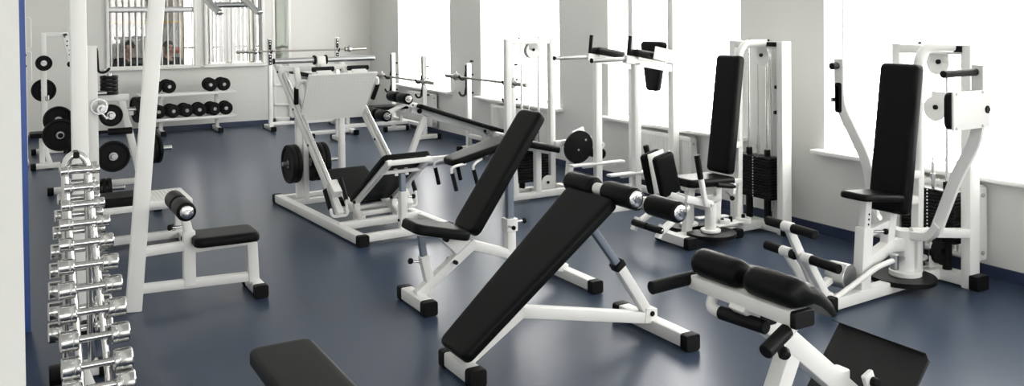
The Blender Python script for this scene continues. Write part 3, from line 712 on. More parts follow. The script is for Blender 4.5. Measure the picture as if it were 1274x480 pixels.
# base
P(t, 'base_beam', WHITE, ('bar', (4.30, 5.07, .045), (5.20, 5.07, .045), .065, .065))
foot(t, 'front_foot', (4.30, 4.86, 0), (4.30, 5.24, 0), .075, .07)
foot(t, 'side_foot', (4.83, 4.93, 0), (4.83, 5.21, 0), .06, .055)
P(t, 'front_post', WHITE, ('bar', (4.42, 5.07, .05), (4.46, 5.07, .43), .065, .055, {'up': Y}))
P(t, 'seat_post', WHITE, ('bar', (4.72, 5.08, .05), (4.74, 5.08, .42), .055, .055, {'up': Y}))
P(t, 'seat_frame', WHITE, ('bar', (4.40, 5.08, .405), (4.98, 5.08, .405), .05, .04), ('bar', (4.965, 5.09, .05), (4.975, 5.09, .75), .05, .05, {'up': Y}))
P(t, 'seat', BLACKV, ('pad', (4.36, 5.08, .48), (1, 0, -.03), (0, 1, 0), .44, .30, .06, {'rc': .05, 're': .024, 'W': .26}) if False else ('pad', (4.36, 5.08, .485), (1, 0, -.03), (0, 1, 0), .44, .27, .06, {'W2': .32, 'rc': .05, 're': .024}))
bd = V3((.115, 0, .90))
P(t, 'backrest', BLACKV, ('pad', (4.735, 5.085, .49), bd, (0, 1, 0), bd.length, .25, .075, {'rc': .035, 're': .028}))
P(t, 'backrest_bracket', WHITE, ('bar', (4.82, 5.085, .68), (4.98, 5.085, .69), .06, .05), ('bar', (4.90, 5.085, 1.20), (4.99, 5.085, 1.21), .06, .05))
# pivots with horizontal cams
for y, nm in ((4.955, 0), (5.20, 1)):
    P(t, 'pivot_housing', WHITE, ('cyl', (4.555, y, .085), (4.555, y, .30), .042), ('cyl', (4.555, y, .085), (4.555, y, .105), .075))
    P(t, 'cam_disc', IRON, ('cyl', (4.56, y, .055), (4.56, y, .085), .185 if nm == 0 else .16, {'n': 40}))
    P(t, 'lever_arm', WHITE, ('bar', (4.555, y, .29), (4.30, y+(.0 if nm else .0), .36), .07, .055), ('bar', (4.30, y, .35), (4.20, 5.075+(.045 if nm else -.045), .40), .05, .045))
P(t, 'pivot_beam', WHITE, ('bar', (4.555, 4.92, .27), (4.555, 5.24, .27), .07, .06), ('bar', (4.45, 5.07, .30), (4.75, 5.07, .30), .06, .05))
P(t, 'link_plate', PLASTIC, ('bar', (4.62, 4.98, .115), (4.93, 5.0, .115), .09, .012), ('cyl', (4.93, 5.0, .095), (4.93, 5.0, .135), .06), ('bar', (4.60, 5.16, .14), (4.86, 5.10, .14), .07, .012), ('cyl', (4.72, 4.985, .121), (4.72, 4.985, .15), .045))
P(t, 'link_bolt', RUBBER, *[('cyl', (x, y, .118), (x, y, .16), .014) for x, y in ((4.70, 4.985), (4.80, 5.0), (4.93, 5.0))])
# knee pads: white plates between the two cushions
for s, y in ((-1, 5.05), (1, 5.13)):
    ax = V3((-.075, 0, .285)); nrm = V3((0, s, 0)); wd = ax.cross(nrm).normalized()
    base = V3((4.250, y+s*.0, .405))
    o0 = base+nrm*.058+V3((-.02, 0, -.02))
    P(t, 'knee_pad', BLACKV, ('pad', o0, ax, -wd if False else nrm.cross(ax.normalized()), ax.length+.02, .18, .05, {'rc': .03, 're': .022}))
    P(t, 'pad_plate', WHITE, ('bar', base+V3((0, s*.0, -.06)), base+ax*1.0, .15, .008, {'up': nrm}))
P(t, 'lever_handle', WHITE, ('bar', (4.475, 4.92, .30), (4.41, 4.90, .52), .035, .035, {'up': Y}), ('bar', (4.31, 5.26, .34), (4.26, 5.28, .54), .035, .035, {'up': Y}), ('bar', (4.31, 5.26, .35), (4.33, 5.20, .34), .04, .04))
P(t, 'grip', RUBBER, ('cyl', (4.412, 4.90, .50), (4.375, 4.90, .68), .022), ('cyl', (4.262, 5.28, .52), (4.215, 5.29, .715), .022))
P(t, 'side_handle', WHITE, ('bar', (4.72, 5.05, .41), (4.73, 4.89, .42), .03, .03), ('bar', (4.725, 4.885, .435), (4.715, 4.885, .36), .03, .03))
P(t, 'grip', RUBBER, ('cyl', (4.555, 4.885, .445), (4.73, 4.885, .415), .019))
knob(t, (4.74, 4.99, .36), (4.70, 4.885, .335), .016)
# foot rests
for s, y in ((-1, 4.90), (1, 5.24)):
    P(t, 'footrest_arm', WHITE, ('bar', (4.33, 5.07+s*.12, .30), (4.06, y-s*.03, .15), .05, .035), ('bar', (4.075, y-s*.03, .20), (4.03, y-s*.03, .11), .05, .035))
P(t, 'footrest_bar', RUBBER, ('cyl', (4.045, 4.905, .165), (4.045, 5.05, .165), .026), ('cyl', (4.045, 5.07, .165), (4.045, 5.225, .165), .026))
P(t, 'footrest_axle', CHROME, ('cyl', (4.045, 4.89, .165), (4.045, 5.24, .165), .012))

# ================================================================== butterfly / chest machine
t = thing('butterfly_machine', 'white butterfly chest machine with tall black backrest at the right, under the nearest window', 'chest machine', (4.7, 3.5, 0))
tx = 5.16
P(t, 'column', WHITE, ('bar', (tx, 3.30, 0), (tx, 3.30, 1.50), .10, .065, {'up': Y}), ('bar', (tx, 3.79, 0), (tx, 3.79, 1.50), .10, .06, {'up': Y}), ('bar', (tx, 3.28, 1.466), (tx, 3.81, 1.466), .09, .06), ('bar', (tx, 3.28, .045), (tx, 3.81, .045), .09, .075))
P(t, 'rubber_cap', RUBBER, ('bar', (tx, 3.215, .045), (tx, 3.275, .045), .115, .09))
P(t, 'top_bolt', RUBBER, *[('cyl', (tx, y, 1.497), (tx, y, 1.513), .013) for y in (3.45, 3.645)])
weight_stack(t, tx-.01, 3.545, .26, .585, .38, .12, 15, Y, .097, 1.45)
P(t, 'pulley_plate', PLASTIC, ('cyl', (tx-.03, 3.50, 1.385), (tx-.022, 3.50, 1.385), .08), ('bar', (tx-.026, 3.49, 1.45), (tx-.026, 3.49, 1.385), .008, .13, {'up': Y}))
P(t, 'pulley_bolt', RUBBER, ('cyl', (tx-.046, 3.49, 1.39), (tx+.02, 3.49, 1.39), .015))
pulley(t, (tx, 3.50, 1.385), X, .065)
P(t, 'lower_pulley_plate', PLASTIC, ('cyl', (tx-.03, 3.52, 1.09), (tx-.022, 3.52, 1.09), .08), ('bar', (tx-.026, 3.49, 1.08), (tx-.026, 3.49, 1.20), .008, .10, {'up': Y}))
P(t, 'pulley_bolt', RUBBER, ('cyl', (tx-.046, 3.51, 1.10), (tx+.02, 3.51, 1.10), .015))
pulley(t, (tx, 3.52, 1.09), X, .065)
P(t, 'pulley_bar', WHITE, ('bar', (tx+.02, 3.30, 1.10), (tx+.02, 3.79, 1.10), .04, .04))
P(t, 'cable', STEEL, ('cyl', (tx-.01, 3.545, .72), (tx-.01, 3.56, 1.385), .004, {'n': 8}), ('cyl', (tx, 3.445, .15), (tx, 3.44, 1.385), .004, {'n': 8}))
P(t, 'neck_tube', WHITE, ('tube', fil([(4.93, 3.50, .70), (4.94, 3.50, 1.40), (4.985, 3.48, 1.485), (5.12, 3.38, 1.485)], .10, 7), .032))
P(t, 'neck_grip', RUBBER, ('bar', (tx-.052, 3.52, 1.475), (tx-.052, 3.32, 1.475), .012, .042))
# base, posts
P(t, 'base_beam', WHITE, ('bar', (4.07, 3.45, .045), (5.16, 3.52, .045), .075, .07))
P(t, 'rubber_cap', RUBBER, ('bar', (4.035, 3.448, .045), (4.09, 3.4515, .045), .09, .085))
P(t, 'seat_post', WHITE, ('bar', (4.365, 3.47, .06), (4.42, 3.49, .43), .085, .07, {'up': Y}))
P(t, 'seat_post_sleeve', PLASTIC, ('bar', (4.42, 3.49, .42), (4.435, 3.49, .592), .055, .05, {'up': Y}))
P(t, 'adjustment_hole', RUBBER, *[('cyl', (4.425+.003*k, 3.4635, .45+.03*k), (4.425+.003*k, 3.4655, .45+.03*k), .007, {'n': 10}) for k in range(3)])
knob(t, (4.46, 3.47, .405), (4.53, 3.44, .40), .016)
P(t, 'rear_post', WHITE, ('bar', (4.63, 3.50, .26), (4.68, 3.50, .56), .065, .06, {'up': Y}), ('bar', (4.92, 3.50, .05), (4.935, 3.50, .75), .055, .055, {'up': Y}), ('bar', (4.67, 3.50, .54), (4.93, 3.50, .54), .05, .05))
P(t, 'frame_beam', WHITE, ('bar', (4.40, 3.48, .215), (4.66, 3.50, .29), .065, .075), ('bar', (4.65, 3.50, .29), (4.83, 3.50, .275), .065, .08), ('bar', (4.43, 3.485, .395), (4.66, 3.50, .43), .05, .05))
P(t, 'pivot_housing', WHITE, ('cyl', (4.81, 3.50, .085), (4.81, 3.50, .365), .055), ('cyl', (4.81, 3.50, .085), (4.81, 3.50, .115), .095))
P(t, 'cam_disc', IRON, ('cyl', (4.785, 3.50, .055), (4.785, 3.50, .085), .195, {'n': 48}))
P(t, 'guide_wheel', RUBBER, ('ring', [(-.02, .02), (-.02, .085), (0, .075), (.02, .085), (.02, .02)], (5.10, 3.46, .20), Y, {'n': 32}), ('ring', [(-.02, .02), (-.02, .07), (0, .06), (.02, .07), (.02, .02)], (5.03, 3.60, .12), Z, {'n': 32}))
P(t, 'wheel_plate', PLASTIC, ('bar', (5.02, 3.48, .18), (5.16, 3.48, .18), .012, .16), ('bar', (4.95, 3.58, .09), (5.14, 3.58, .09), .10, .012), ('cyl', (5.03, 3.60, .135), (5.03, 3.60, .15), .085))
P(t, 'seat', BLACKV, ('pad', (4.315, 3.50, .648), (1, 0, -.10), (0, 1, 0), .36, .20, .042, {'W2': .25, 'rc': .05, 're': .019}))
bd = V3((.125, 0, .90))
P(t, 'backrest', BLACKV, ('pad', (4.615, 3.50, .495), bd, (0, 1, 0), bd.length, .265, .08, {'rc': .035, 're': .03}))
P(t, 'backrest_bracket', WHITE, ('bar', (4.72, 3.50, .70), (4.94, 3.50, .70), .06, .05), ('bar', (4.80, 3.50, 1.2), (4.95, 3.50, 1.2), .06, .05))
# butterfly arms
for s in (-1, 1):
    y1 = 3.50+s*.48
    arm2 = fil([(4.80, 3.50+s*.215, .40), (4.80, 3.50+s*(.345 if s < 0 else .26), .74), (4.80, y1, 1.0 if s < 0 else 1.10), (4.80, y1, 1.40)], .10, 5)
    P(t, 'arm', WHITE, ('path', fil([(4.81, 3.50, .335), (4.812, 3.50+s*.17, .352), (4.80, 3.50+s*.235, .44)], .05, 4), .055, .05), ('path', arm2, .07, .03, {'up': (1, 0, 0)}))
    if s < 0:
        P(t, 'pad_plate', PLASTIC, ('bar', (4.515, y1-.03, 1.155), (4.85, y1-.03, 1.155), .012, .215, {'r': .004}))
        P(t, 'arm_pad', BLACKV, ('pad', (4.508, y1+.026, 1.155), (1, 0, 0), (0, 0, -1), .30, .21, .046, {'rc': .04, 're': .02}))
        P(t, 'plate_bolt', RUBBER, ('cyl', (4.825, y1-.045, 1.15), (4.825, y1-.03, 1.15), .022))
        P(t, 'plate_screw', STEEL, *[('cyl', (x, y1-.039, z), (x, y1-.034, z), .008, {'n': 10}) for x in (4.54, 4.78) for z in (1.06, 1.25)])
        P(t, 'top_handle', RUBBER, ('cyl', (4.475, y1, 1.36), (4.775, y1, 1.362), .021))
        P(t, 'handle_stub', STEEL, ('cyl', (4.77, y1, 1.362), (4.80, y1, 1.362), .012))
    else:
        P(t, 'arm_pad', BLACKV, ('pad', (4.775, y1, 1.045), (0, 0, 1), (0, 1, 0), .20, .055, .05, {'rc': .015, 're': .015}))
        P(t, 'top_handle', RUBBER, ('cyl', (4.72, y1, 1.355), (4.775, y1, 1.357), .023))
        P(t, 'handle_stub', STEEL, ('cyl', (4.77, y1, 1.357), (4.80, y1, 1.357), .012))
        P(t, 'pad_clip', STEEL, ('bar', (4.76, y1+.035, 1.13), (4.80, y1+.035, 1.13), .012, .03))
P(t, 'column_brace', WHITE, ('bar', (4.81, 3.46, .355), (5.12, 3.29, .345), .055, .055))
# pre-load levers with four grips
for z, xx in ((.50, 3.825), (.335, 3.885)):
    for s in (-1, 1):
        yb = 3.50+s*.045
    P(t, 'foot_lever', WHITE, ('bar', (xx, 3.53 if z > .4 else 3.60, z), (4.03, 3.50 if z > .4 else 3.56, .09), .036, .05), ('cyl', (xx, (3.53 if z > .4 else 3.60)-.035, z), (xx, (3.53 if z > .4 else 3.60)+.035, z), .03))
    yy = 3.53 if z > .4 else 3.60
    P(t, 'grip', RUBBER, ('cyl', (xx, yy+.03, z+.002), (xx, yy+.155, z+.006), .027), ('cyl', (xx, yy-.035, z-.002), (xx, yy-(.195 if z > .4 else .07), z-.006), .027))
P(t, 'foot_lever', WHITE, ('bar', (3.90, 3.46, .32), (4.06, 3.47, .09), .036, .05), ('cyl', (3.90, 3.43, .325), (3.90, 3.49, .325), .03))
P(t, 'grip', RUBBER, ('cyl', (3.90, 3.43, .325), (3.90, 3.24, .318), .027))
P(t, 'lever_base', WHITE, ('bar', (3.99, 3.53, .075), (4.12, 3.50, .075), .10, .05), ('bar', (4.06, 3.53, .10), (4.24, 3.53, .165), .03, .035))
P(t, 'lever_counterweight', STEEL, ('cyl', (4.235, 3.58, .165), (4.255, 3.46, .165), .075), ('cyl', (4.2, 3.55, .16), (4.12, 3.55, .12), .018))
P(t, 'link_rod', WHITE, ('tube', fil([(4.06, 3.44, .055), (4.42, 3.40, .215), (4.60, 3.42, .225)], .05), .016))
P(t, 'link_joint', STEEL, ('cyl', (4.60, 3.42, .17), (4.60, 3.42, .26), .025), ('bar', (4.60, 3.42, .20), (4.78, 3.49, .20), .03, .02))

# ================================================================== back extension bench (foreground right)
t = thing('back_extension_bench', 'white back extension bench with split black hip pads and black foot plate, bottom right corner', 'exercise bench', (2.3, 2.10, 0))
yc = 2.03
mt = [V3((1.97, yc, .765)), V3((2.81, yc, .08))]
P(t, 'main_tube', WHITE, ('bar', mt[0], mt[1], .07, .075))
P(t, 'front_leg', WHITE, ('bar', (2.215, yc, .59), (1.945, yc, .06), .065, .065))
P(t, 'brace', WHITE, ('bar', (2.44, yc, .44), (2.44, yc, .06), .06, .06, {'up': Y}))
P(t, 'base_beam', WHITE, ('bar', (1.88, yc, .045), (2.86, yc, .045), .065, .065))
foot(t, 'front_foot', (1.88, 1.75, 0), (1.88, 2.31, 0), .075, .07)
foot(t, 'rear_foot', (2.86, 1.75, 0), (2.86, 2.31, 0), .075, .07)
P(t, 'pad_beam', WHITE, ('bar', (2.0, 1.80, .765), (2.0, 2.27, .765), .085, .05))
P(t, 'beam_cap', RUBBER, ('bar', (2.0, 1.785, .765), (2.0, 1.808, .765), .088, .053))
P(t, 'sleeve_mount', RUBBER, ('bar', (2.06, yc-.045, .70), (2.06, yc+.045, .70), .07, .05))
prof = []
for k in range(13):
    a = math.radians(250-k*18.5); prof.append((1.998+.054*math.cos(a), .836+.048*math.sin(a)))
prof += [(2.072, .855), (2.12, .822), (2.165, .780), (2.19, .742), (2.185, .728), (2.168, .728), (2.12, .765), (2.07, .790), (2.02, .788)]
for ya, yb in ((1.80, 2.015), (2.045, 2.265)):
    m = MB(); n = len(prof)
    cx = sum(p[0] for p in prof)/n; cz = sum(p[1] for p in prof)/n
    rings = []
    for q, s in ((0, .62), (.008, .84), (.022, .96), (.04, 1), (yb-ya-.04, 1), (yb-ya-.022, .96), (yb-ya-.008, .84), (yb-ya, .62)):
        rings.append([V3((cx+(x-cx)*s, ya+q, cz+(z-cz)*s)) for x, z in prof])
    m.loops(rings); m.build('hip_pad', BLACKV, t, ang=60)
for s in (-1, 1):
    y = yc+s*.235 if s > 0 else yc-.205
    if s < 0:
        P(t, 'side_handle', WHITE, ('tube', fil([(2.03, 1.84, .745), (1.985, y, .735), (1.95, y-.005, .720)], .02), .02))
        P(t, 'grip', RUBBER, ('cyl', (1.965, y, .727), (1.855, y-.015, .685), .023))
    else:
        P(t, 'side_handle', WHITE, ('tube', [(2.06, y+.01, .775), (1.97, y+.01, .775)], .02))
        P(t, 'grip', RUBBER, ('cyl', (1.995, y+.01, .775), (1.80, y+.015, .765), .023))
P(t, 'under_handle', WHITE, ('tube', fil([(1.99, 2.17, .75), (1.965, 2.17, .70), (1.97, 2.09, .695)], .04), .019))
P(t, 'grip', RUBBER, ('cyl', (1.968, 2.12, .697), (1.985, 1.93, .70), .023))
P(t, 'height_pin', CHROME, ('cyl', (2.10, 1.99, .64), (2.075, 1.94, .60), .012))
P(t, 'knob', RUBBER, ('lathe', [(0, 0), (0, .016), (.008, .02), (.025, .02), (.032, .013), (.032, 0)], (2.08, 1.95, .605), (-.4, -.7, -.55)))
pu, pl = V3((2.69, 0, .50)), V3((2.42, 0, .19))
dn = (pl-pu).normalized(); nrm = V3((dn.z, 0, -dn.x)).normalized()
if nrm.z < 0: nrm = -nrm
m = MB(); th = .012
m.prism([V3((pu.x, 2.23, pu.z)), V3((pu.x, 1.86, pu.z)), V3((pu.x, 1.86, pu.z))+dn*.02+V3((0, -.02, 0)), V3((pl.x, 1.84, pl.z)), V3((pl.x, 2.23, pl.z))], -nrm*th)
m.prism([V3((pu.x, 2.245, pu.z)), V3((pu.x, 1.86, pu.z)), V3((pu.x-.03, 1.86, pu.z+.012)), V3((pu.x-.03, 2.245, pu.z+.012))], -nrm*.010)
m.build('foot_plate', simple('black_grip_sheet', (.006, .006, .0065), .62, bump=.5, bscale=420, var=.3), t)
P(t, 'plate_bracket', WHITE, ('bar', (2.55, yc, .32), (2.49, yc, .26), .09, .03), ('bar', (2.46, 1.925, .455), (2.50, 1.925, .355), .05, .02, {'up': Y}))
P(t, 'pivot_bolt', RUBBER, ('cyl', (2.478, 1.895, .425), (2.478, 1.935, .425), .017))

# ================================================================== flat bench at the bottom edge
t = thing('flat_bench', 'black padded flat bench cut by the bottom edge of the picture', 'exercise bench', (.93, 2.95, 0))
P(t, 'pad', BLACKV, ('pad', (.945, 3.53, .405), (.0, -1, 0), (1, 0, 0), 1.25, .255, .06, {'rc': .045, 're': .018}))
P(t, 'frame', WHITE, ('bar', (.935, 3.45, .318), (.935, 2.45, .318), .06, .05), ('bar', (.935, 3.2, .32), (.935, 3.2, .06), .06, .06, {'up': Y}), ('bar', (.935, 2.6, .32), (.935, 2.6, .06), .06, .06, {'up': Y}), ('bar', (.935, 3.2, .05), (.935, 2.6, .05), .055, .05))
foot(t, 'front_foot', (.78, 3.2, 0), (1.09, 3.2, 0)); foot(t, 'rear_foot', (.72, 2.6, 0), (1.15, 2.6, 0))

# ================================================================== chrome dumbbell stand
t = thing('dumbbell_stand', 'white footed chrome dumbbell stand with an arched top, left foreground', 'dumbbell rack', (.31, 4.42, 0))
FT, FB = V3((.283, 4.448, 1.03)), V3((.324, 4.09, .06))
BT, BB = V3((.283, 4.49, 1.03)), V3((.290, 4.64, .06))
def railp(T, B, s, k):
    p = T+(B-T)*k; return p+X*(s*(.046+.008*k))
for T, B, s0 in ((FT, FB, -1), (BT, BB, 1)):
    pts = [railp(T, B, -1, 1), railp(T, B, -1, 0)]
    top = []
    for k in range(1, 10):
        a = math.pi*k/10; top.append(V3((T.x-.046*math.cos(a), T.y, T.z+.065*math.sin(a))))
    m = MB(); m.tube(pts+top+[railp(T, B, 1, 0), railp(T, B, 1, 1)], .0150, 14); m.build('rail_frame', SATIN, t)
P(t, 'top_clip', RUBBER, ('bar', (.283, 4.43, 1.094), (.283, 4.51, 1.094), .026, .03, {'r': .008}))
foot(t, 'rear_foot', (.165, 4.65, 0), (.43, 4.65, 0), .07, .065)
foot(t, 'front_foot', (.18, 4.09, 0), (.47, 4.09, 0), .07, .065)
P(t, 'base_beam', WHITE, ('bar', (.30, 4.65, .045), (.325, 4.09, .045), .055, .055))
HS = [1.03, .957, .885, .807, .726, .637, .545, .451, .348, .244, .157]
LEN = [.158, .142, .175, .202, .218, .24, .252, .265, .272, .276, .28]
HR = [.020, .021, .0235, .027, .030, .034, .037, .041, .044, .047, .049]
ORD = ['first', 'second', 'third', 'fourth', 'fifth', 'sixth', 'seventh', 'eighth', 'ninth', 'tenth', 'eleventh']
def chrome_dumbbell(L, r):
    hl = L*.27; m = MB()
    m.cyl((-L/2+hl*.9, 0, 0), (L/2-hl*.9, 0, 0), .0155, 18)
    root = m.build('chrome_dumbbell', SATIN, None)
    for s in (-1, 1):
        a = L/2-hl; b = MB()
        b.lathe([(0, .012), (0, r*.86), (r*.12, r*.98), (hl*.30, r), (hl*.34, r*.97), (hl*.38, r), (hl-r*.12, r), (hl, r*.9), (hl, r*.55), (hl-.003, r*.5), (hl-.003, 0)], (s*a, 0, 0), (s, 0, 0), 36)
        b.build('head', SATIN, root)
    return root
def place_db(side, i):
    T, B = (FT, FB) if side == 0 else (BT, BB)
    k = (1.03-HS[i]+.012)/(1.03-.06); p = T+(B-T)*k
    nd = V3((0, -1 if side == 0 else 1, .34)).normalized()
    c = p+nd*(.015+.0165)
    d = chrome_dumbbell(LEN[i], HR[i]); d.location = c+X*.012
    d.rotation_euler = (random.uniform(0, 6), 0, random.uniform(-.03, .03))
    tag(d, ('smallest, topmost' if i == 0 else 'lowest visible' if i == 10 else ORD[i]+' from the top')+' chrome dumbbell on the '+('near' if side == 0 else 'far')+' side of the stand', 'dumbbell', 'chrome dumbbells on the stand')
    for s in (-1, 1):
        q = railp(T, B, s, k); base = q-Z*.020
        P(t, 'cradle', CHROME, ('bar', base, base+nd*.045, .018, .006, {'r': .002}), ('bar', base+nd*.043, base+nd*.043+Z*.012, .018, .004, {'up': nd, 'r': .001}))
for i in range(11): place_db(0, i)
for i in range(10): place_db(1, i)
t_be = [o for o in ORG if o.name.startswith('back_extension_bench')][0]
t_be.location = V3(t_be.location)+V3((.115, .10, 0))

# ================================================================== barbells
def barbell(c, axis, L, label, group, sleeve=.36, collar=True):
    a = V3(axis).normalized(); c = V3(c)
    t = thing('barbell', label, 'barbell', tuple(c), group)
    P(t, 'shaft', BARSTEEL, ('cyl', c-a*(L/2-sleeve), c+a*(L/2-sleeve), .0135))
    for s in (-1, 1):
        P(t, 'sleeve', BARSTEEL, ('cyl', c+a*(s*(L/2-sleeve)), c+a*(s*L/2), .0235), ('cyl', c+a*(s*(L/2-sleeve-.012)), c+a*(s*(L/2-sleeve+.012)), .036))
        if collar:
            q = c+a*(s*(L/2-sleeve+.06))
            P(t, 'screw_collar', STEEL, ('ring', [(-.025, .024), (-.025, .042), (0, .05), (.025, .042), (.025, .024)], q, a, {'n': 12}), ('cyl', q+Z*.03, q+Z*.07, .008))
    return t
def hooks(t, x, y, zs, d=(-1, 0, 0)):
    d = V3(d)
    for z in zs:
        p = V3((x, y, z))
        P(t, 'bar_hook', RUBBER, ('path', fil([p+d*.0+Z*.10, p+d*.02+Z*.0, p+d*.075-Z*.0, p+d*.10+Z*.05], .02, 3), .028, .012, {'up': d.cross(Z)}))

# ------------------------------------------------------------------ two bench presses by the window wall
def bench_press(x, ya, yb, htop, zbar, pad_x0, label, blabel, L, flat=True):
    yc = (ya+yb)/2
    t = thing('bench_press' if flat else 'decline_bench_press', label, 'bench press', (x-.4, yc, 0), 'bench presses along the window wall')
    for y in (ya, yb):
        u = P(t, 'upright', WHITE, ('bar', (x, y, .03), (x, y, htop), .062, .062, {'up': Y}))
        P(t, 'hole_strip', RUBBER, ('bar', (x-.033, y, zbar-.22), (x-.033, y, htop-.02), .006, .035, {'up': Y}), parent=u)
        P(t, 'hook_bolt', RUBBER, *[('cyl', (x+.03, y, z), (x+.075, y, z), .013) for z in (zbar+.03, zbar-.20, zbar+.20)], parent=u)
        hooks(t, x-.032, y, (zbar-.027, zbar-.23))
        foot(t, 'upright_foot', (x-.16, y, 0), (x+.24, y, 0), .06, .06)
    P(t, 'cross_beam', WHITE, ('bar', (x, ya, .20), (x, yb, .20), .05, .05))
    if flat: P(t, 'bench_beam', WHITE, ('bar', (pad_x0+.08, yc, .20), (x, yc, .20), .055, .055), ('bar', (pad_x0+.08, yc, .05), (pad_x0+.08, yc, .40), .055, .055, {'up': Y}), ('bar', (pad_x0+.05, yc, .37), (x-.05, yc, .37), .05, .05), ('bar', (x-.12, yc, .2), (x-.12, yc, .37), .05, .05, {'up': Y}))
    if flat: foot(t, 'bench_foot', (pad_x0+.08, yc-.22, 0), (pad_x0+.08, yc+.22, 0), .06, .06)
    if flat: P(t, 'pad', BLACKV, ('pad', (pad_x0, yc, .455), X, Y, x-.04-pad_x0, .27, .055, {'rc': .04, 're': .02}))
    barbell((x-.085, yc, zbar), Y, L, blabel, 'barbells on the bench presses')
    return t
bench_press(5.07, 11.24, 12.36, 1.175, .825, 3.93, 'bench press with a flat pad under the farthest window, behind the foam foot rollers', 'bare barbell on the bench press under the farthest window', 2.2)
t = bench_press(5.11, 8.86, 9.97, 1.115, .94, 4.0, 'decline bench press with long sloping pad and foam foot rollers at its high left end', 'bare barbell in front of the second window, its near end behind the cable column', 2.06, False)

# the sloping pad, rollers and legs of the decline press
yc = 9.415
pd = V3((5.31-4.145, 0, .313-.709))
P(t, 'pad', BLACKV, ('pad', (4.145, yc, .712), pd, Y, pd.length, .30, .05, {'rc': .045, 're': .02}))
P(t, 'beam', WHITE, ('bar', (4.08, yc, .652), (5.24, yc, .262), .055, .10))
P(t, 'front_leg', WHITE, ('bar', (4.255, yc, .57), (4.04, yc, .05), .068, .055, {'up': Y}))
P(t, 'rear_leg', WHITE, ('bar', (5.04, yc, .31), (5.04, yc, .05), .066, .055, {'up': Y}))
P(t, 'leg_tie', WHITE, ('bar', (4.04, yc, .045), (5.08, yc, .045), .055, .055))
P(t, 'upright_link', WHITE, ('bar', (5.11, 8.88, .30), (5.11, 9.95, .30), .05, .05))
foot(t, 'front_foot', (4.03, yc-.28, 0), (4.03, yc+.28, 0), .065, .06)
P(t, 'beam_bolt', RUBBER, *[('cyl', (x, yc-.034, z), (x, yc+.034, z), .019) for x, z in ((5.03, .325), (5.10, .307))])
P(t, 'pivot_knob', RUBBER, ('cyl', (4.17, yc-.05, .62), (4.17, yc+.05, .62), .028))
P(t, 'hole_plate', PLASTIC, ('bar', (3.965, yc-.034, .732), (4.19, yc-.034, .664), .009, .062))
P(t, 'plate_hole', RUBBER, *[('cyl', V3((3.987+.051*k, yc-.040, .724-.0153*k)), V3((3.987+.051*k, yc-.037, .724-.0153*k)), .011, {'n': 10}) for k in range(4)])
P(t, 'roller_arm', WHITE, ('bar', (4.10, yc, .67), (3.95, yc, .772), .045, .045), ('bar', (4.02, yc, .715), (3.70, yc, .58), .05, .045))
for (x, z) in ((3.935, .788), (3.675, .612)):
    P(t, 'roller_axle', CHROME, ('cyl', (x, yc-.305, z), (x, yc+.305, z), .016))
    for s in (-1, 1):
        P(t, 'foam_roller', BLACKV, ('roller', (x, yc+s*.034, z), (x, yc+s*.265, z), .062))
        P(t, 'end_cap', CHROME, ('cyl', (x, yc+s*.263, z), (x, yc+s*.275, z), .04))

# ------------------------------------------------------------------ squat rack at the back wall
t = thing('squat_rack', 'white squat rack with two uprights standing against the back wall', 'squat rack', (4.05, 13.5, 0))
for x in (3.53, 4.59):
    u = P(t, 'upright', WHITE, ('bar', (x, 13.5, .03), (x, 13.5, 1.40), .06, .06, {'up': Y}))
    P(t, 'hole_strip', RUBBER, ('bar', (x, 13.467, 1.24), (x, 13.467, 1.385), .045, .006, {'up': Y}), ('bar', (x, 13.467, 1.0), (x, 13.467, 1.16), .045, .006, {'up': Y}), parent=u)
    P(t, 'strip_hole', PLASTIC, *[('cyl', (x, 13.4625, z), (x, 13.466, z), .011, {'n': 10}) for z in (1.03, 1.08, 1.13, 1.27, 1.32, 1.36)], parent=u)
    hooks(t, x, 13.465, (1.185,), (0, -1, 0))
    foot(t, 'upright_foot', (x, 13.30, 0), (x, 13.85, 0), .06, .06)
P(t, 'cross_beam', WHITE, ('bar', (3.53, 13.58, .09), (4.59, 13.58, .09), .05, .05))
barbell((4.03, 13.41, 1.213), X, 2.03, 'bare barbell on the squat rack in front of the back wall', None, .34)

# ------------------------------------------------------------------ preacher bench behind the leg press
t = thing('preacher_bench', 'preacher curl bench with black pad, mostly hidden behind the leg press foot plate', 'exercise bench', (3.9, 12.5, 0))
P(t, 'arm_pad', BLACKV, ('pad', (3.60, 12.5, .965), (.26, 0, -.06), Y, .27, .42, .055, {'rc': .04, 're': .02}), ('pad', (3.86, 12.5, .90), (.10, 0, -.3), Y, .36, .42, .05, {'rc': .04, 're': .02}))
P(t, 'post', WHITE, ('bar', (3.78, 12.5, .05), (3.74, 12.5, .90), .06, .06, {'up': Y}), ('bar', (3.66, 12.5, .885), (3.86, 12.5, .84), .06, .05))
P(t, 'base_beam', WHITE, ('bar', (3.78, 12.5, .045), (4.5, 12.5, .045), .055, .055), ('bar', (4.4, 12.5, .05), (4.4, 12.5, .42), .055, .055, {'up': Y}))
foot(t, 'front_foot', (3.78, 12.2, 0), (3.78, 12.8, 0), .06, .06); foot(t, 'rear_foot', (4.45, 12.25, 0), (4.45, 12.75, 0), .06, .06)
P(t, 'seat', BLACKV, ('pad', (4.22, 12.5, .48), X, Y, .36, .30, .055, {'rc': .05, 're': .02}))

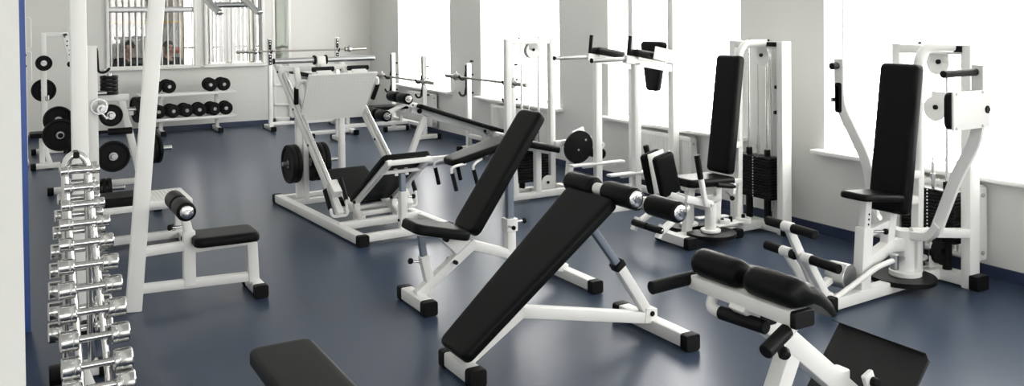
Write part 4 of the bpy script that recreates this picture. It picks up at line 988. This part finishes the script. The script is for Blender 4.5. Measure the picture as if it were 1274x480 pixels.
# ------------------------------------------------------------------ black dumbbells on the wall rack
t = thing('dumbbell_shelf', 'low two tier white dumbbell rack against the back wall below the barred window', 'dumbbell rack', (2.4, 13.92, 0))
for x in (2.02, 2.83):
    P(t, 'side_leg', WHITE, ('bar', (x, 13.95, .05), (x, 13.95, .70), .055, .06, {'up': Y}), ('bar', (x, 13.95, .225), (x, 13.76, .20), .05, .04), ('bar', (x, 13.95, .585), (x, 13.76, .565), .05, .04))
    foot(t, 'foot', (x, 13.66, 0), (x, 14.22, 0), .06, .06)
for z in (.60, .235):
    P(t, 'shelf', WHITE, ('bar', (1.70, 13.79, z), (3.08, 13.79, z), .045, .02), ('bar', (1.70, 13.99, z+.01), (3.08, 13.99, z+.01), .045, .02), ('bar', (1.70, 13.736, z+.0), (3.08, 13.736, z+.0), .012, .045))
def black_dumbbell():
    m = MB(); m.cyl((0, -.09, 0), (0, .09, 0), .015, 14)
    r = m.build('black_dumbbell', STEEL, None)
    for s in (-1, 1):
        b = MB(); a = .065
        b.ring([(0, .0), (0, .075), (.004, .080), (.02, .080), (.024, .076), (.024, .0955), (.03, .100), (.05, .100), (.054, .096), (.054, .076), (.058, .082), (.072, .082), (.078, .074), (.078, .0)][1:-1]+[(.078, .03), (0, .016)], (0, s*a, 0), (0, s, 0), 30)
        h = b.build('weight_head', RUBBER, r)
        c = MB(); c.cyl((0, s*(a+.076), 0), (0, s*(a+.092), 0), .026, 18); c.build('end_nut', STEEL, r)
    return r
DB = [(1.925, 1, 'leftmost visible'), (2.115, 1, 'second visible'), (2.715, 1, 'second from the right'), (2.90, 1, 'rightmost'),
      (1.97, 0, 'leftmost visible'), (2.16, 0, 'second visible'), (2.355, 0, 'third visible'), (2.55, 0, 'third from the right'), (2.745, 0, 'second from the right'), (2.94, 0, 'rightmost')]
root = None
for i, (x, up, w) in enumerate(DB):
    if root is None: root = black_dumbbell(); o = root
    else:
        o = root.copy(); COL.objects.link(o)
        for ch in list(root.children): c = ch.copy(); COL.objects.link(c); c.parent = o
    o.location = (x, 13.89, (.7215 if up else .3565)); o.rotation_euler = (0, 0, random.uniform(-.12, .12))
    o['label'] = '%s black round headed dumbbell on the %s tier of the wall rack' % (w, 'upper' if up else 'lower'); o['category'] = 'dumbbell'; o['group'] = 'black dumbbells on the wall rack'

# ------------------------------------------------------------------ plate rack on the left
t = thing('plate_rack', 'white slanted frame weight plate rack seen between the lat machine uprights', 'plate rack', (.88, 8.6, 0))
ry = 8.62
P(t, 'side_leg', WHITE, ('bar', (.915, ry, 1.02), (1.12, ry, .04), .06, .06, {'up': Y}), ('bar', (.70, ry, 1.02), (.56, ry, .04), .06, .06, {'up': Y}))
P(t, 'top_beam', WHITE, ('bar', (.66, ry, 1.01), (.98, ry, 1.01), .07, .06))
P(t, 'middle_beam', WHITE, ('bar', (.60, ry, .87), (1.02, ry, .87), .04, .05), ('bar', (.58, ry, .508), (1.10, ry, .508), .04, .05), ('bar', (.56, ry, .25), (1.15, ry, .25), .05, .05), ('bar', (.52, ry, .045), (1.22, ry, .045), .06, .06))
foot(t, 'floor_foot', (1.18, 8.36, 0), (1.18, 8.90, 0), .06, .06); foot(t, 'floor_foot', (.54, 8.36, 0), (.54, 8.90, 0), .06, .06)
for a, b in (((.825, ry, .867), (.825, 8.44, .867)), ((.835, ry, .508), (.835, 8.42, .508)), ((.97, ry, .895), (1.16, ry, .895)), ((1.07, ry, .527), (1.34, ry, .527)), ((.60, ry-.15, .235), (.92, ry-.15, .225)), ((.823, ry, 1.03), (.823, ry, 1.23)), ((.64, ry-.05, 1.06), (.80, ry-.05, 1.06))):
    P(t, 'plate_peg', STEEL, ('cyl', a, b, .022))
P(t, 'peg_bracket', WHITE, ('bar', (.60, ry, .25), (.60, ry-.17, .235), .04, .04), ('bar', (.66, ry, 1.05), (.66, ry-.06, 1.06), .04, .04))
P(t, 'foam_bar', RUBBER, ('cyl', (.80, ry-.06, .715), (1.0, ry-.06, .715), .03), ('cyl', (.66, ry-.06, .715), (.80, ry-.06, .715), .012))
g = 'plates on the left plate racks'
plate((.825, 8.53, .863), Y, .098, .032, 'small plate facing the camera, upper one between the lat machine uprights', g)
plate((.835, 8.50, .503), Y, .138, .042, 'large plate facing the camera, lower one between the lat machine uprights', g)
plate((1.045, ry, .891), (1, .25, .1), .118, .035, 'edge-on plate just left of the slanted lat upright, upper right of the rack', g)
plate((1.09, ry, .891), (1, .25, .1), .118, .03, 'second edge-on plate tight against the slanted lat upright', g)
plate((1.175, ry, .523), (1, .2, 0), .13, .03, 'edge-on plate right behind the slanted lat upright, inner one', g)
plate((1.215, ry, .523), (1, .2, 0), .13, .03, 'edge-on plate right of the slanted lat upright, outer one', g)
for k in range(4): plate((.665+.043*k, ry-.15, .226), X, .095, .034, ['leftmost', 'second', 'third', 'rightmost'][k]+' of four small plates hanging low beside the dumbbell stand', g)
for k in range(5): plate((.823, ry, 1.058+.034*k), Z, .075, .030, ['bottom', 'second lowest', 'middle', 'second highest', 'top'][k]+' plate of the five lying stacked on the rack top', g)
plate((.70, ry-.05, 1.056), X, .06, .028, 'tiny edge-on plate at the left end of the rack top', g)
# squat stand with hook and bar end
t = thing('squat_stand', 'white single upright stand with a dark J hook, just right of the lat machine mast', 'squat stand', (.67, 8.15, 0))
P(t, 'upright', WHITE, ('bar', (.645, 8.15, .03), (.645, 8.15, 1.49), .085, .07, {'up': Y}))
P(t, 'hole_strip', RUBBER, ('bar', (.69, 8.13, 1.28), (.69, 8.13, 1.47), .006, .03, {'up': Y}))
P(t, 'bar_hook', RUBBER, ('path', fil([(.688, 8.13, 1.45), (.695, 8.13, 1.27), (.745, 8.13, 1.262), (.785, 8.13, 1.30)], .03, 4), .02, .014, {'up': Y}))
foot(t, 'floor_foot', (.645, 7.9, 0), (.645, 8.45, 0), .065, .06)
P(t, 'bar_rest', WHITE, ('bar', (.66, 8.15, .945), (.735, 8.15, .925), .05, .03))
b = thing('bar_end', 'chrome bar end with spring collar poking forward beside the lat machine mast', 'barbell', (.715, 8.3, .96))
P(b, 'bar', STEEL, ('cyl', (.715, 8.0, .965), (.715, 8.56, .965), .022))
P(b, 'collar', CHROME, ('ring', [(-.03, .022), (-.03, .04), (.03, .04), (.03, .022)], (.712, 8.08, .965), Y), ('ring', [(-.006, .055), (-.006, .068), (.006, .068), (.006, .055)], (.695, 8.10, .985), Y), ('cyl', (.715, 8.05, .925), (.75, 8.05, .88), .008))
# plate tree left of the mast
t = thing('plate_tree', 'plate tree half hidden behind the lat machine mast at the left', 'plate rack', (.60, 9.7, 0))
P(t, 'post', WHITE, ('bar', (.62, 9.7, .03), (.62, 9.7, 1.0), .06, .06, {'up': Y}))
foot(t, 'floor_foot', (.36, 9.7, 0), (.86, 9.7, 0), .06, .06); foot(t, 'floor_foot', (.62, 9.42, 0), (.62, 9.98, 0), .06, .06)
P(t, 'side_bar', WHITE, ('bar', (.45, 9.7, .60), (.65, 9.7, .60), .05, .05), ('bar', (.45, 9.72, .74), (.65, 9.72, .74), .04, .04))
P(t, 'plate_peg', STEEL, ('cyl', (.47, 9.7, .612), (.47, 9.42, .612), .022), ('cyl', (.462, 9.7, .745), (.462, 9.55, .745), .022), ('cyl', (.52, 9.60, .50), (.62, 9.60, .50), .022))
P(t, 'peg_cap', RUBBER, ('cyl', (.47, 9.413, .612), (.47, 9.425, .612), .024))
plate((.47, 9.50, .608), Y, .155, .045, 'big plate at the far left facing the camera, left of the mast', g)
plate((.462, 9.60, .741), Y, .135, .04, 'plate peeping out above the big plate at the far left', g)
plate((.545, 9.60, .496), X, .13, .035, 'edge-on plate directly left of the mast, left one', g)
plate((.588, 9.60, .496), X, .13, .035, 'edge-on plate directly left of the mast, right one', g)

# ------------------------------------------------------------------ back left frame
t = thing('arm_curl_frame', 'white standing frame with angled drilled arm and two plates, far left at the back wall', 'plate loaded machine', (.5, 12.7, 0))
P(t, 'post', WHITE, ('bar', (.455, 12.7, .03), (.455, 12.7, 1.55), .065, .06, {'up': Y}))
P(t, 'top_bar', WHITE, ('bar', (.43, 12.7, 1.53), (.735, 12.7, 1.53), .05, .055))
P(t, 'drilled_arm', WHITE, ('bar', (.70, 12.7, 1.54), (.765, 12.7, 1.16), .065, .05, {'up': Y}))
P(t, 'arm_hole', RUBBER, *[('cyl', (.70+.015*(k % 2)-.0+.0125*k, 12.672, 1.50-.058*k), (.70+.015*(k % 2)+.0125*k, 12.674, 1.50-.058*k), .010, {'n': 10}) for k in range(6)])
P(t, 'ball_knob', RUBBER, ('lathe', [(-.035, 0), (-.032, .018), (-.018, .032), (0, .037), (.018, .032), (.032, .018), (.035, 0)], (.755, 12.66, 1.145), Y))
P(t, 'base_beam', WHITE, ('bar', (.455, 12.7, .05), (.455, 11.5, .05), .06, .06), ('bar', (.38, 11.55, .05), (.38, 11.55, .36), .055, .055, {'up': Y}), ('bar', (.38, 11.55, .05), (.455, 11.55, .05), .05, .05))
foot(t, 'rear_foot', (.30, 12.75, 0), (.72, 12.75, 0), .06, .06); foot(t, 'front_foot', (.26, 11.45, 0), (.62, 11.45, 0), .06, .06)
P(t, 'seat', BLACKV, ('pad', (.25, 11.55, .42), X, Y, .26, .28, .055, {'rc': .04, 're': .02}))
P(t, 'plate_peg', STEEL, ('cyl', (.455, 12.68, 1.175), (.455, 12.52, 1.175), .022), ('cyl', (.455, 12.72, .82), (.455, 12.86, .82), .022))
P(t, 'peg_hook', STEEL, ('tube', fil([(.47, 12.66, .74), (.47, 12.60, .70), (.50, 12.60, .70), (.50, 12.62, .76)], .02), .009))
plate((.455, 12.60, 1.171), Y, .097, .035, 'small plate on the upper peg of the far left frame', g)
plate((.455, 12.79, .816), Y, .145, .04, 'larger plate behind the post of the far left frame', g)
t = thing('wall_rail', 'narrow white wall rail with black knobs at the far left edge', 'wall rail', (.23, 12.0, 0))
P(t, 'post', WHITE, ('bar', (.232, 12.0, .0), (.232, 12.0, 2.2), .035, .05, {'up': Y}))
P(t, 'wall_foot', WHITE, ('bar', (.232, 11.85, .02), (.232, 12.15, .02), .05, .04))
P(t, 'rung', PLASTIC, *[('tube', fil([(.24, 11.98, z), (.30, 11.98, z), (.30, 11.98, z+.36), (.24, 11.98, z+.36)], .05), .007) for z in (.98, 1.38)])
P(t, 'knob', RUBBER, ('cyl', (.232, 11.95, 1.30), (.232, 11.975, 1.30), .02), ('cyl', (.232, 11.95, 1.17), (.232, 11.975, 1.17), .02), ('bar', (.222, 11.965, .70), (.222, 11.965, .92), .02, .02, {'up': Y}))

# ------------------------------------------------------------------ seated row with ribbed foot plate behind the lat machine
t = thing('seated_row_bench', 'low white row bench with ribbed foot plate and black pad, behind the lat machine', 'row machine', (.9, 7.2, 0))
P(t, 'foot_plate', WHITE, ('bar', (.905, 7.20, .350), (1.215, 7.20, .350), .50, .018), *[('bar', (.935+.03*k, 6.97, .361), (.935+.03*k, 7.43, .361), .009, .006) for k in range(9)])
P(t, 'plate_rim', WHITE, ('bar', (1.215, 6.96, .338), (1.215, 7.45, .338), .02, .04), ('bar', (.90, 6.955, .336), (1.22, 6.955, .336), .014, .045))
P(t, 'pad', BLACKV, ('pad', (.42, 7.15, .405), X, Y, .47, .30, .07, {'rc': .03, 're': .02}))
P(t, 'frame', WHITE, ('bar', (.42, 7.02, .315), (1.2, 7.02, .315), .05, .05), ('bar', (.42, 7.32, .315), (1.2, 7.32, .315), .05, .05), ('bar', (1.16, 7.2, .31), (1.16, 7.2, .06), .06, .06, {'up': Y}), ('bar', (.50, 7.2, .31), (.50, 7.2, .06), .06, .06, {'up': Y}), ('bar', (.45, 7.2, .05), (1.2, 7.2, .05), .06, .06), ('bar', (.50, 7.0, .31), (.50, 7.34, .31), .05, .05), ('bar', (1.16, 7.0, .31), (1.16, 7.36, .31), .05, .05))
foot(t, 'floor_foot', (1.18, 6.95, 0), (1.18, 7.45, 0), .06, .06); foot(t, 'floor_foot', (.48, 6.95, 0), (.48, 7.45, 0), .06, .06)

# ================================================================== behind the barred window: screen and two people
t = thing('partition_screen', 'yellow framed screen of crinkled clear film behind the barred window', 'screen', (2.05, 15.8, 0))
P(t, 'frame', YELLOW, ('bar', (1.49, 15.8, 1.665), (2.66, 15.8, 1.665), .04, .045), ('bar', (2.64, 15.8, 0), (2.64, 15.8, 1.66), .035, .04, {'up': Y}), ('bar', (1.51, 15.8, 0), (1.51, 15.8, 1.66), .035, .04, {'up': Y}), ('bar', (1.49, 15.8, .3), (2.66, 15.8, .3), .03, .04))
P(t, 'film', FILM, ('bar', (1.525, 15.8, .98), (2.62, 15.8, .98), .004, 1.34, {'r': .001}))
P(t, 'red_card', RED, *[('bar', (x, 15.772, z), (x+.07, 15.772, z), .004, .10, {'r': .001}) for x, z in ((2.44, 1.02), (2.44, 1.19), (2.54, 1.02), (2.54, 1.19))])
def skin_mesh(name, verts, edges, radii, mat, parent, sub=1):
    me = bpy.data.meshes.new(name); me.from_pydata([V3(v) for v in verts], edges, [])
    o = bpy.data.objects.new(name, me); COL.objects.link(o)
    me.skin_vertices or None
    o.modifiers.new('s', 'SKIN'); sv = me.skin_vertices[0].data if me.skin_vertices else None
    if sv is None:
        return o
    for i, r in enumerate(radii):
        sv[i].radius = (r, r) if not isinstance(r, tuple) else r
        sv[i].use_root = (i == 0)
    md = o.modifiers.new('u', 'SUBSURF'); md.levels = sub; md.render_levels = sub
    dg = bpy.context.evaluated_depsgraph_get()
    nm = bpy.data.meshes.new_from_object(o.evaluated_get(dg))
    o.modifiers.clear(); o.data = nm; bpy.data.meshes.remove(me)
    nm.materials.clear(); nm.materials.append(mat); nm.shade_smooth()
    if parent is not None: o.parent = parent
    return o
def person(loc, rz, label):
    V = [(0, .0, .50), (0, .02, .66), (0, .01, .84), (0, 0, .95), (0, -.01, 1.03), (0, -.03, 1.09), (0, -.035, 1.16), (0, -.02, 1.225), (0, -.115, 1.135), (0, -.07, 1.075)]
    R = [(.16, .12), (.145, .10), (.16, .105), (.12, .08), (.052, .052), (.062, .07), (.072, .088), (.062, .075), .012, (.035, .03)]
    Ed = [(0, 1), (1, 2), (2, 3), (3, 4), (4, 5), (5, 6), (6, 7), (6, 8), (5, 9)]
    for s in (-1, 1):
        n = len(V); V += [(s*.17, 0, .94), (s*.215, -.04, .72), (s*.15, -.26, .63), (s*.12, -.33, .61)]; R += [.058, .044, .030, (.035, .018)]
        Ed += [(3, n), (n, n+1), (n+1, n+2), (n+2, n+3)]
        for k, (fx, L) in enumerate(((-.026, .066), (-.009, .076), (.009, .072), (.025, .058))):
            q = len(V); V += [(s*.12+fx, -.37, .608), (s*.12+fx*1.15, -.37-L*.6, .595), (s*.12+fx*1.2, -.37-L, .575)]; R += [.009, .0085, .008]
            Ed += [(n+3, q), (q, q+1), (q+1, q+2)]
        q = len(V); V += [(s*.12-s*.04, -.335, .60), (s*.12-s*.055, -.37, .585)]; R += [.011, .009]; Ed += [(n+3, q), (q, q+1)]
        q = len(V); V += [(s*.10, -.02, .50), (s*.12, -.42, .51), (s*.12, -.44, .10), (s*.13, -.56, .05)]; R += [.085, .06, .042, .035]
        Ed += [(0, q), (q, q+1), (q+1, q+2), (q+2, q+3)]
    body = skin_mesh('person', V, Ed, R, SKIN, None, 1)
    body.location = loc; body.rotation_euler = (0, 0, rz); tag(body, label, 'person')
    V = [(0, .0, .52), (0, .02, .66), (0, .01, .84), (0, 0, .955), (0, -.005, 1.015)]; R = [(.175, .135), (.165, .118), (.18, .122), (.135, .095), (.066, .066)]
    Ed = [(0, 1), (1, 2), (2, 3), (3, 4)]
    for s in (-1, 1):
        n = len(V); V += [(s*.17, 0, .945), (s*.215, -.04, .72), (s*.16, -.235, .635)]; R += [.072, .058, .042]; Ed += [(3, n), (n, n+1), (n+1, n+2)]
    skin_mesh('jacket', V, Ed, R, CLOTH, body, 2)
    V = [(0, .0, .50), (0, 0, .56)]; R = [(.165, .13), (.165, .125)]; Ed = [(0, 1)]
    for s in (-1, 1):
        q = len(V); V += [(s*.10, -.02, .50), (s*.12, -.42, .51), (s*.12, -.44, .13)]; R += [.095, .072, .055]; Ed += [(0, q), (q, q+1), (q+1, q+2)]
    skin_mesh('trousers', V, Ed, R, JEANS, body, 1)
    m = MB()
    rings = []
    for k in range(7):
        a = math.radians(-12+k*17); zz = 1.165+.098*math.sin(a); rr = max(.004, math.cos(a))
        rings.append([V3((.083*rr*math.cos(q*math.pi/10), -.022+.100*rr*math.sin(q*math.pi/10)+(.03 if math.sin(q*math.pi/10) < -.3 and k < 3 else 0), zz)) for q in range(20)])
    m.loops(rings); m.build('hair', HAIR, body, (0, 0, 0), ang=80)
    for s in (-1, 1):
        m = MB(); m.lathe([(-.011, 0), (-.008, .008), (0, .011), (.008, .008), (.011, 0)], (s*.03, -.108, 1.158), Y, 12); m.build('eye', RUBBER, body, (0, 0, 0))
        m = MB(); m.lathe([(-.008, 0), (-.006, .022), (.004, .026), (.008, 0)], (s*.078, -.02, 1.14), X, 12); m.build('ear', SKIN, body, (0, 0, 0))
    m = MB(); m.bar((-.022, -.102, 1.098), (.022, -.102, 1.098), .012, .008); m.build('mouth', RED, body, (0, 0, 0))
    body.scale = (1.06, 1.06, 1.07)
    return body
person((1.76, 15.25, .03), -.25, 'dark haired person in a dark jacket seated behind the bars, left one')
person((2.335, 15.25, .02), .3, 'person in dark clothes seated right behind the slanted lat upright, partly hidden')
t = thing('waiting_bench', 'plain dark bench the two people behind the window sit on', 'bench', (2.05, 15.3, 0))
P(t, 'seat', IRON, ('bar', (1.45, 15.27, .375), (2.65, 15.27, .375), .36, .05))
for x in (1.52, 2.58):
    P(t, 'leg', IRON, ('bar', (x, 15.40, 0), (x, 15.40, .36), .04, .04, {'up': Y})); P(t, 'leg', IRON, ('bar', (x, 15.13, 0), (x, 15.13, .36), .04, .04, {'up': Y}))

# ------------------------------------------------------------------ clean up, light, camera
for o in ORG:
    if '_org' in o: del o['_org']
w = bpy.data.worlds.new('daylight'); SC.world = w; w.use_nodes = True
bg = w.node_tree.nodes['Background']; bg.inputs['Color'].default_value = (1, .985, .955, 1); bg.inputs['Strength'].default_value = SKY_S
for k, (y0, y1) in enumerate(WIN):
    L = bpy.data.lights.new('window_portal', 'AREA'); L.shape = 'RECTANGLE'; L.size = y1-y0; L.size_y = TZ-SZ; L.cycles.is_portal = True
    o = bpy.data.objects.new('window_portal', L); COL.objects.link(o); o.location = (WX+.32, (y0+y1)/2, (SZ+TZ)/2)
    o.rotation_euler = V3((-1, 0, 0)).to_track_quat('-Z', 'Z').to_euler()

for (a, b) in ((-1.2, 1.5), (1.9, 4.7)):
    L = bpy.data.lights.new('window_portal', 'AREA'); L.shape = 'RECTANGLE'; L.size = b-a; L.size_y = 1.8; L.cycles.is_portal = True
    o = bpy.data.objects.new('window_portal', L); COL.objects.link(o); o.location = ((a+b)/2, -6.49, 1.7); o.rotation_euler = V3((0, 1, 0)).to_track_quat('-Z', 'Z').to_euler()
cd = bpy.data.cameras.new('camera'); cam = bpy.data.objects.new('camera', cd); COL.objects.link(cam); SC.camera = cam
yaw, pitch, roll = math.radians(30), math.radians(1.0), math.radians(.55)
Fv = V3((math.sin(yaw)*math.cos(pitch), math.cos(yaw)*math.cos(pitch), -math.sin(pitch)))
Rv = V3((math.cos(yaw), -math.sin(yaw), 0)); Uv = Rv.cross(Fv)
R2 = Rv*math.cos(roll)-Uv*math.sin(roll); U2 = Uv*math.cos(roll)+Rv*math.sin(roll)
M = Matrix.Identity(4)
for i in range(3): M[i][0], M[i][1], M[i][2], M[i][3] = R2[i], U2[i], -Fv[i], (0, 0, 1.7)[i]
cam.matrix_world = M
cd.sensor_width = 36; cd.sensor_fit = 'HORIZONTAL'; cd.lens = 1100/1274*36
cd.shift_y = -(240-40)/1274; cd.clip_start = .05; cd.clip_end = 200
SC.cycles.caustics_reflective = False; SC.cycles.caustics_refractive = False
SC.view_settings.view_transform = 'Standard'; SC.view_settings.look = 'None'
SC.view_settings.exposure = EXPO; SC.view_settings.gamma = 1; SC.view_settings.use_curve_mapping = False
